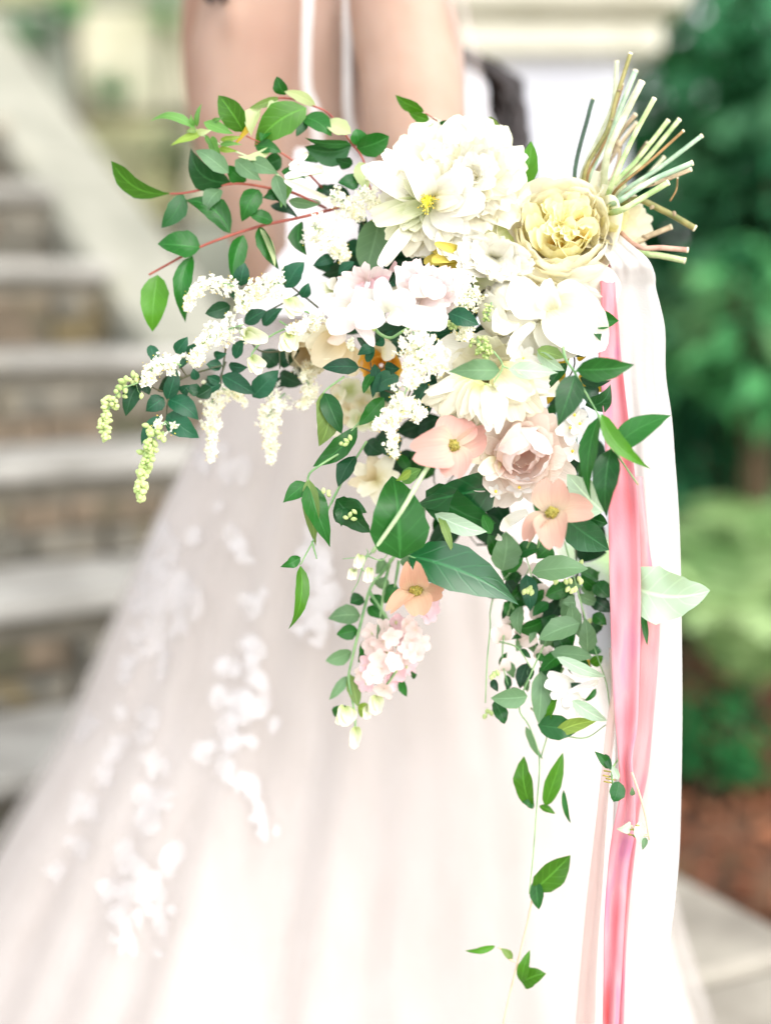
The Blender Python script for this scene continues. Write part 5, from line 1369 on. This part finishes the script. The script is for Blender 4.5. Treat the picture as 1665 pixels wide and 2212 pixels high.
petals(cC, t, 'cream', [(1560, 560, 1640, 560, 110, dict(dd0=.02)), (1540, 560, 1600, 500, 90, dict(dd0=.03, m='beige'))])
t = bloom('hydrangea', 'blurred cream hydrangea head hanging behind the leaves', *cC(1450, 860), .07)
for i in range(26):
    x, y = 1450 + random.gauss(0, 80), 860 + random.gauss(0, 80)
    fx, fy = cC(x, y)
    B = Bloom(fx, fy, .075 + random.uniform(-.012, .012), random.uniform(-.6, .6), random.uniform(-.6, .6))
    B.ring(t, random.choice(('cream', 'beige', 'green')), 4, 26, 28, 86, 70, 1, 0, cup=.1, ruffle=.04, nu=4, nv=4, name='floret_petal')
t = bloom('clematis', 'cream star shaped bloom with pointed petals over the folded leaves', *cC(1530, 1250), .03)
petals(cC, t, 'cream', [(1530, 1260, 1400, 1180, 110), (1530, 1260, 1620, 1130, 120), (1530, 1260, 1660, 1240, 110), (1530, 1260, 1440, 1340, 120), (1530, 1260, 1560, 1400, 110), (1530, 1260, 1500, 1120, 110, dict(m='beige')), (1530, 1260, 1380, 1270, 90, dict(m='beige'))], dd0=.05, tipround=.5, ruffle=.08)
t = bloom('jasmine_flower', 'tiny white jasmine stars with golden eyes beside the vine', *cD(960, 850), -.01)
for (x, y, s_) in ((960, 790, 80), (940, 850, 90), (985, 830, 80), (720, 525, 90), (950, 960, 70), (700, 1130, 70), (590, 1150, 40)):
    fx, fy = cD(x, y)
    B = Bloom(fx, fy, -.02 if x != 720 else -.03, random.uniform(-.3, .3), random.uniform(-.3, .3))
    B.ring(t, 'swhite', 5, s_ * .4, s_ * .27, 80, 65, 1, 0, cup=.2, ruffle=.03, nu=4, nv=4)
    b = Bag(); b.add(*blob_vf(P(fx, fy, -.026 if x != 720 else -.036), UP, 7 * S, 3.4 * S)); b.make('eye', M_anther, t)
petals(cN, t, 'white', [(860, 930, 940, 990, 120), (800, 900, 700, 1060, 50), (780, 1200, 980, 1090, 90), (830, 1150, 770, 1240, 90), (740, 1280, 780, 1310, 50), (1000, 920, 1050, 980, 70), (1290, 640, 1375, 650, 110), (700, 940, 740, 910, 50), (720, 1000, 740, 1060, 44)], dd0=.01)
t = sprig('yellow leaves glowing behind the jasmine vine on the right', cM, [[(980, 880), (1100, 1150), (900, 1500)]], [(990, 1200, 830, 1540, 150, dict(m='yellow')), (1030, 1000, 960, 1330, 120, dict(m='yellow')), (1120, 1100, 1220, 1060, 90, dict(m='yellow')), (1180, 1260, 1420, 1420, 130, dict(m='yellow')), (1150, 1250, 1180, 1500, 80, dict(m='yellow'))], .015, 'yellow')

rr_ = random.Random(21)
lv = []
for i in range(52):
    x, y = rr_.uniform(330, 930), rr_.uniform(330, 900)
    if x < 520 and y > 520: continue
    a_ = rr_.uniform(0, 6.28); l_ = rr_.uniform(90, 160)
    lv.append((x, y, x + math.cos(a_) * l_, y + math.sin(a_) * l_, l_ * rr_.uniform(.5, .7), dict(m=rr_.choice(('dark', 'mid', 'gray', 'gray', 'mid')), dd0=rr_.uniform(.025, .06), prof=rr_.choice(('ovate', 'round')))))
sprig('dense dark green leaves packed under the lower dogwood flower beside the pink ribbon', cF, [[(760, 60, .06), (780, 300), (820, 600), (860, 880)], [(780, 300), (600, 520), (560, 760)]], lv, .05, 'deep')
lv = []
for i in range(26):
    x, y = rr_.uniform(270, 640), rr_.uniform(380, 1120)
    a_ = rr_.uniform(.3, 2.8); l_ = rr_.uniform(70, 120)
    lv.append((x, y, x + math.cos(a_) * l_, y + math.sin(a_) * l_, l_ * rr_.uniform(.45, .65), dict(m=rr_.choice(('mid', 'gray', 'gray', 'dark')), dd0=rr_.uniform(.02, .05))))
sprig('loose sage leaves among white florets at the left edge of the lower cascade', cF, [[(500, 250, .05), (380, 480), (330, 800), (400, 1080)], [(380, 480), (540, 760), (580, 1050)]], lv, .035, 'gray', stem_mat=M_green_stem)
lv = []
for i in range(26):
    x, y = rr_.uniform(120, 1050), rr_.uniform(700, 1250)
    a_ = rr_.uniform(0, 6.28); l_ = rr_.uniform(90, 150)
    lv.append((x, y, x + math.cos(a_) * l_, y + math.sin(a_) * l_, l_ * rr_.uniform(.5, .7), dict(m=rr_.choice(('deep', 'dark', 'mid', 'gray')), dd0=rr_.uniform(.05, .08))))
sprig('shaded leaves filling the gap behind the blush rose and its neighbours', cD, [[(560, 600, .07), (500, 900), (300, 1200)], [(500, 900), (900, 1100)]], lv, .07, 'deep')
# ================================================================== JASMINE VINES
t = thing('jasmine_vine', 'jasmine vine with pointed green leaves crossing in front of the pink ribbon', 'vine', P(*cD(910, 500), -.06), G_L)
stems(cD, t, [[(905, 440, -.02), (915, 520), (960, 590), (1015, 690), (1072, 790)], [(1072, 790), (1105, 890), (1138, 942), (1190, 1020), (1258, 1118)], [(960, 590), (985, 575)]], M_green_stem, 3.6, 1.8, -.07)
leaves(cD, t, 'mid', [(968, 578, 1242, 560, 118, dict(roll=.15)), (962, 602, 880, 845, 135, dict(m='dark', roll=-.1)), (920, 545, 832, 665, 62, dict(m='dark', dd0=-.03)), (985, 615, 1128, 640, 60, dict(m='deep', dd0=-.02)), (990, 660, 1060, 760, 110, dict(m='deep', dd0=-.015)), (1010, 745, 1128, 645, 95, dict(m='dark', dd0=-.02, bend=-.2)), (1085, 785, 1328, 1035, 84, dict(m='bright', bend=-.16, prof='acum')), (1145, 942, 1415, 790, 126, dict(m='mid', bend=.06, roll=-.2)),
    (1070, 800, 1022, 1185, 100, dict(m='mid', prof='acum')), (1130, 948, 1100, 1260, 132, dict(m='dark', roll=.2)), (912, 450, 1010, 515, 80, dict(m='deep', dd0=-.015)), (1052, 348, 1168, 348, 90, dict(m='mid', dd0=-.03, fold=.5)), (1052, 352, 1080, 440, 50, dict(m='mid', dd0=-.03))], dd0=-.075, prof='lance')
t = thing('jasmine_vine', 'thin jasmine tendril with drooping pointed leaves in front of the skirt', 'vine', P(*cE(300, 200), -.02), G_L)
stems(cE, t, [[(500, 100, .0), (290, 225), (205, 310), (230, 480), (272, 650), (180, 850), (152, 900)], [(230, 480), (300, 420)], [(480, 260, .01), (380, 440), (330, 560)], [(150, 880), (60, 890)], [(232, 740), (265, 860)]], M_green_stem, 2.8, 1.4, -.02)
leaves(cE, t, 'mid', [(205, 315, 235, 768, 125, dict(m='olive', bend=.05)), (210, 345, 372, 768, 190, dict(m='mid', bend=-.1)), (195, 345, 38, 475, 120, dict(m='mid')), (155, 850, 25, 915, 80, dict(m='mid', wave=.3)), (155, 905, 105, 1335, 108, dict(m='bright')), (395, 455, 625, 680, 190, dict(m='dark', wave=.25, prof='heart')), (440, 500, 430, 640, 90, dict(m='dark'))], dd0=-.02, prof='lance')
b = Bag()
for (x, y) in ((310, 400), (345, 405), (345, 425), (490, 560), (520, 540), (515, 590), (460, 580), (430, 80), (465, 60), (460, 85), (490, 40)):
    b.add(*blob_vf(P(*cE(x, y), -.03), rand_unit(), 14 * S, 5 * S))
b.make('bud', M_gbud, t)

# --- nigella-like bud stem
t = thing('bud_stem', 'pale green buds with spidery sepals at the end of a slanting stem', 'bud stem', P(*cE(640, 815), -.05), G_L)
stems(cE, t, [[(640, 810), (590, 870), (545, 1010), (500, 1090)], [(610, 840), (700, 870), (745, 825)], [(600, 860), (540, 850), (440, 860)], [(560, 920), (620, 970), (680, 1000)], [(580, 860), (610, 820), (600, 790)]], M_green_stem, 1.6, .8, -.055)
for (x, y, l, w) in ((540, 880, 90, 64), (497, 968, 72, 60), (605, 972, 100, 54)):
    petals(cE, t, 'green', [(x + 20, y - l * .5, x, y + l * .5, w), (x + 20, y - l * .5, x - 22, y + l * .4, w * .7), (x + 20, y - l * .5, x + 24, y + l * .45, w * .7)], dd0=-.055, cup=.7, base_w=.5, ruffle=.01, nu=5, nv=4, name='bud')

# ================================================================== STOCK SPIKE
t = thing('stock_spike', 'trailing stock spike with blush florets and yellow green tip buds', 'flower spike', P(*cE(770, 870), .03), G_F)
stems(cE, t, [[(790, 840, .02), (700, 960), (625, 1060), (560, 1300), (500, 1550), (480, 1680), (520, 1900), (525, 2010)], [(765, 860), (730, 1000), (700, 1200), (690, 1280)], [(820, 870), (790, 1050)], [(620, 1080), (780, 1350), (800, 1600), (680, 1780)]], M_green_stem, 4, 2.4, .035)
leaves(cE, t, 'gray', [(560, 1240, 345, 1255, 140), (500, 1485, 325, 1550, 118), (540, 1340, 400, 1370, 110, dict(m='mid')), (475, 1650, 352, 1812, 70), (490, 1640, 545, 1860, 95, dict(m='olive')), (720, 1210, 668, 1440, 78), (580, 1120, 490, 1160, 110, dict(m='dark')), (640, 1100, 700, 1200, 90, dict(m='mid')), (600, 1400, 560, 1560, 100, dict(m='mid')), (800, 1030, 720, 1160, 110, dict(m='mid')), (900, 1640, 940, 1640, 60, dict(m='mid')), (830, 1680, 870, 1790, 66, dict(m='mid')),
    (540, 1860, 640, 1900, 100, dict(m='lime')), (620, 1640, 600, 1760, 70, dict(m='mid')), (690, 1060, 730, 980, 110, dict(m='gray')), (610, 1180, 700, 1260, 90, dict(m='mid')), (720, 860, 660, 960, 90, dict(m='gray')), (380, 1920, 460, 1850, 90, dict(m='mid'))], dd0=.04)
fl = [(640, 1360), (720, 1330), (800, 1290), (870, 1300), (930, 1340), (640, 1450), (710, 1420), (900, 1420), (960, 1430), (620, 1560), (680, 1530), (740, 1500), (850, 1520), (930, 1500), (700, 1600), (640, 1650), (800, 1620), (870, 1590), (760, 1680), (600, 1700), (580, 1620), (720, 1740), (830, 1390), (780, 1560), (1010, 1230, 1), (1040, 1180, 1), (760, 1380), (890, 1480)]
for q in fl:
    fx, fy = cE(q[0], q[1])
    B = Bloom(fx, fy, .03 + random.uniform(-.012, .012), random.uniform(-.7, .7), random.uniform(-.6, .4))
    c = mk('floret', *blob_vf(P(fx, fy, .036), UP, 9 * S, 3 * S), M_gbud, t)
    B.ring(c, 'pinkd' if len(q) > 2 else random.choice(('stock', 'stock', 'pinkd')), 5, 25, 22, 82, 60, 1, 0, cup=.2, ruffle=.1, nu=4, nv=5)
for (x, y, l, w) in ((440, 1925, 130, 140), (515, 2070, 150, 80), (655, 1850, 130, 100), (600, 1900, 90, 60)):
    petals(cE, t, 'green', [(x + 20, y - l * .5, x, y + l * .5, w), (x + 10, y - l * .5, x - w * .3, y + l * .4, w * .6), (x + 10, y - l * .5, x + w * .35, y + l * .4, w * .6)], dd0=.035, cup=.7, base_w=.4, ruffle=.02, nu=5, nv=4, name='bud')

# ================================================================== LOWER RIGHT HONEYSUCKLE
t = thing('honeysuckle_vine', 'honeysuckle with sage green leaves and a long trailing runner down the skirt', 'vine', P(*cF(600, 250), .0), G_L)
stems(cF, t, [[(520, 60, -.01), (470, 170), (500, 300), (480, 420)], [(700, 100, .03), (780, 400), (850, 650), (900, 800), (950, 950), (970, 1080), (1000, 1200)], [(420, 250, .04), (300, 380, .04), (258, 520, .04), (258, 620), (240, 800), (228, 1070)], [(300, 700, .04), (420, 740), (500, 860)], [(640, 600, .04), (520, 850), (430, 1090), (490, 1210), (550, 1400), (535, 1690), (512, 2000), (490, 2212, .02)],
    [(500, 1100, .04), (600, 1210), (560, 1400)], [(640, 1250), (820, 1280), (950, 1200)]], M_green_stem, 1.9, 1.3, .02)
stems(cG, t, [[(505, 690), (480, 850), (425, 1080), (380, 1260), (345, 1420)], [(410, 1090), (380, 1080)], [(330, 1020), (350, 1035)]], M_tan_stem, 2.4, 1.8, .03, name='runner')
leaves(cF, t, 'gray', [(330, 280, 360, 50, 190, dict(dd0=.02)), (350, 290, 450, 120, 120, dict(m='mid', dd0=.025)), (505, 290, 842, 265, 160, dict(dd0=-.015, m='gray')), (470, 300, 500, 520, 110, dict(m='teal')), (770, 470, 690, 470, 80), (760, 650, 740, 470, 112), (790, 590, 545, 690, 150, dict(dd0=.01)), (840, 770, 830, 570, 112), (620, 770, 870, 790, 110), (690, 770, 560, 880, 110, dict(m='mid')), (440, 490, 430, 660, 90, dict(m='gray')), (480, 830, 430, 980, 90, dict(m='deep', dd0=.03)),
    (655, 795, 945, 920, 76, dict(m='under', dd0=.0)), (480, 1030, 262, 1042, 128, dict(dd0=.01)), (560, 880, 545, 1195, 128), (745, 1055, 955, 1180, 90, dict(m='under', dd0=.0)), (560, 1190, 650, 1040, 120, dict(m='bright')), (540, 1200, 790, 1230, 150, dict(m='dark', dd0=.015)), (640, 1260, 900, 1180, 90, dict(m='lime', dd0=.01, bend=.1)), (280, 1060, 345, 1195, 90, dict(m='dark', prof='round')), (600, 440, 560, 620, 130, dict(m='deep', dd0=.05)), (700, 420, 620, 560, 130, dict(m='deep', dd0=.05)),
    (860, 450, 975, 520, 110, dict(m='deep', dd0=.03)), (880, 350, 970, 440, 110, dict(m='dark', dd0=.03)), (870, 540, 950, 600, 80, dict(m='mid', dd0=.03)), (860, 840, 930, 790, 70, dict(m='bright', dd0=.03)), (800, 860, 850, 810, 60, dict(m='yellow', dd0=.03)), (270, 930, 300, 1000, 50, dict(m='deep')), (320, 860, 350, 770, 50, dict(m='mid', dd0=.04)), (420, 180, 560, 140, 110, dict(m='dark', dd0=.02)), (620, 130, 540, 200, 120, dict(m='mid', dd0=.02)), (700, 970, 860, 970, 40, dict(m='deep')), (890, 985, 820, 1065, 40, dict(m='mid')), (350, 340, 450, 450, 130, dict(m='deep', dd0=.03)), (300, 200, 250, 60, 100, dict(m='mid', dd0=.03)), (640, 430, 740, 330, 120, dict(m='dark', dd0=.04)),
    (470, 1210, 560, 1415, 54, dict(m='gray', dd0=.03)), (500, 1690, 448, 1400, 120, dict(m='bright', dd0=.03, wave=.1, prof='round')), (585, 1690, 692, 1370, 100, dict(m='bright', dd0=.03)), (695, 1590, 732, 1795, 36, dict(m='mid', dd0=.03)), (550, 1685, 645, 1735, 46, dict(m='bright', dd0=.03)), (520, 1690, 455, 1660, 60, dict(m='mid', dd0=.03)), (1165, 520, 1195, 725, 40, dict(m='mid', dd0=-.003))], dd0=.02)
leaves(cG, t, 'bright', [(500, 740, 680, 565, 138, dict(dd0=.03)), (510, 690, 525, 835, 70, dict(dd0=.03, m='mid')), (440, 1192, 480, 1035, 60, dict(dd0=.035)), (440, 1190, 555, 1145, 110, dict(dd0=.035, prof='heart')), (312, 1014, 168, 1042, 36, dict(dd0=.035)), (395, 1078, 338, 1025, 42, dict(dd0=.035, m='olive'))])
petals(cF, t, 'swhite', [(760, 960, 580, 960, 100), (740, 950, 600, 890, 80), (740, 960, 620, 1040, 80), (900, 940, 720, 1010, 40), (900, 950, 760, 990, 34), (800, 1030, 690, 1080, 90), (800, 1040, 780, 1150, 80), (720, 1060, 660, 1100, 80), (880, 890, 740, 880, 70)], dd0=.02, ruffle=.05)
petals(cF, t, 'stock', [(320, 700, 270, 620, 90), (330, 690, 360, 600, 90), (420, 680, 520, 600, 90), (430, 680, 470, 610, 80), (430, 700, 540, 690, 80), (540, 800, 600, 740, 80), (540, 800, 560, 720, 70), (560, 420, 600, 370, 110), (540, 420, 640, 440, 90), (520, 300, 520, 230, 70), (430, 290, 470, 230, 90), (540, 560, 510, 490, 80), (340, 880, 350, 800, 70), (600, 790, 620, 730, 60), (380, 600, 340, 560, 70)], dd0=.04, ruffle=.05)
b = Bag()
for (x, y) in ((480, 400), (505, 410), (460, 405), (495, 385), (610, 320), (635, 325), (650, 345), (710, 345), (735, 340), (720, 390), (745, 400), (765, 390), (790, 330), (800, 345), (280, 900), (300, 890), (265, 915), (240, 1120), (225, 1150), (262, 1130), (850, 580), (930, 590), (780, 250), (800, 230)):
    b.add(*blob_vf(P(*cF(x, y), -.005 if y < 420 else .03), UP + rand_unit() * .6, 15 * S, 5.5 * S))
tag(b.make('bud', M_gbud, t), kind='stuff')
for i, (m_, lab, ls, lv, fs, dd) in enumerate([
    (cG, 'torn honeysuckle scrap clinging to the left edge of the pink ribbon', [[(920, 90, .0), (885, 150), (890, 240)]], [(880, 140, 808, 62, 50, dict(m='mid')), (850, 70, 880, 150, 36, dict(m='dark')), (918, 195, 880, 125, 36, dict(m='under')), (918, 205, 895, 305, 90, dict(m='dark', prof='round'))], [(845, 152), (840, 175), (845, 205), (855, 190)], -.03),
    (cG, 'pale honeysuckle curl with a tan stalk lying on the pink ribbon', [[(982, 160), (1020, 270), (1050, 380), (1068, 492)], [(1060, 470), (1010, 470), (980, 420)]], [(975, 405, 915, 440, 50, dict(m='under', bend=.2)), (1030, 400, 1020, 515, 56, dict(m='under', bend=-.1)), (1050, 480, 1035, 540, 30, dict(m='gray')), (985, 275, 985, 235, 26, dict(m='gray'))], [(965, 465), (975, 440), (990, 475), (1000, 420)], -.035)]):
    t = thing('honeysuckle_sprig', lab, 'sprig', P(*m_(*ls[0][0][:2]), dd), G_L)
    stems(m_, t, ls, M_tan_stem if i else M_green_stem, 2.6, 2.0, dd)
    leaves(m_, t, 'mid', lv, dd0=dd)
    b = Bag()
    for (x, y) in fs:
        b.tube([P(*m_(x + 45, y + 8), dd), P(*m_(x, y), dd - .004)], 1.6 * S, 1.8 * S, 3, 5)
    b.make('filament', M_button, t)
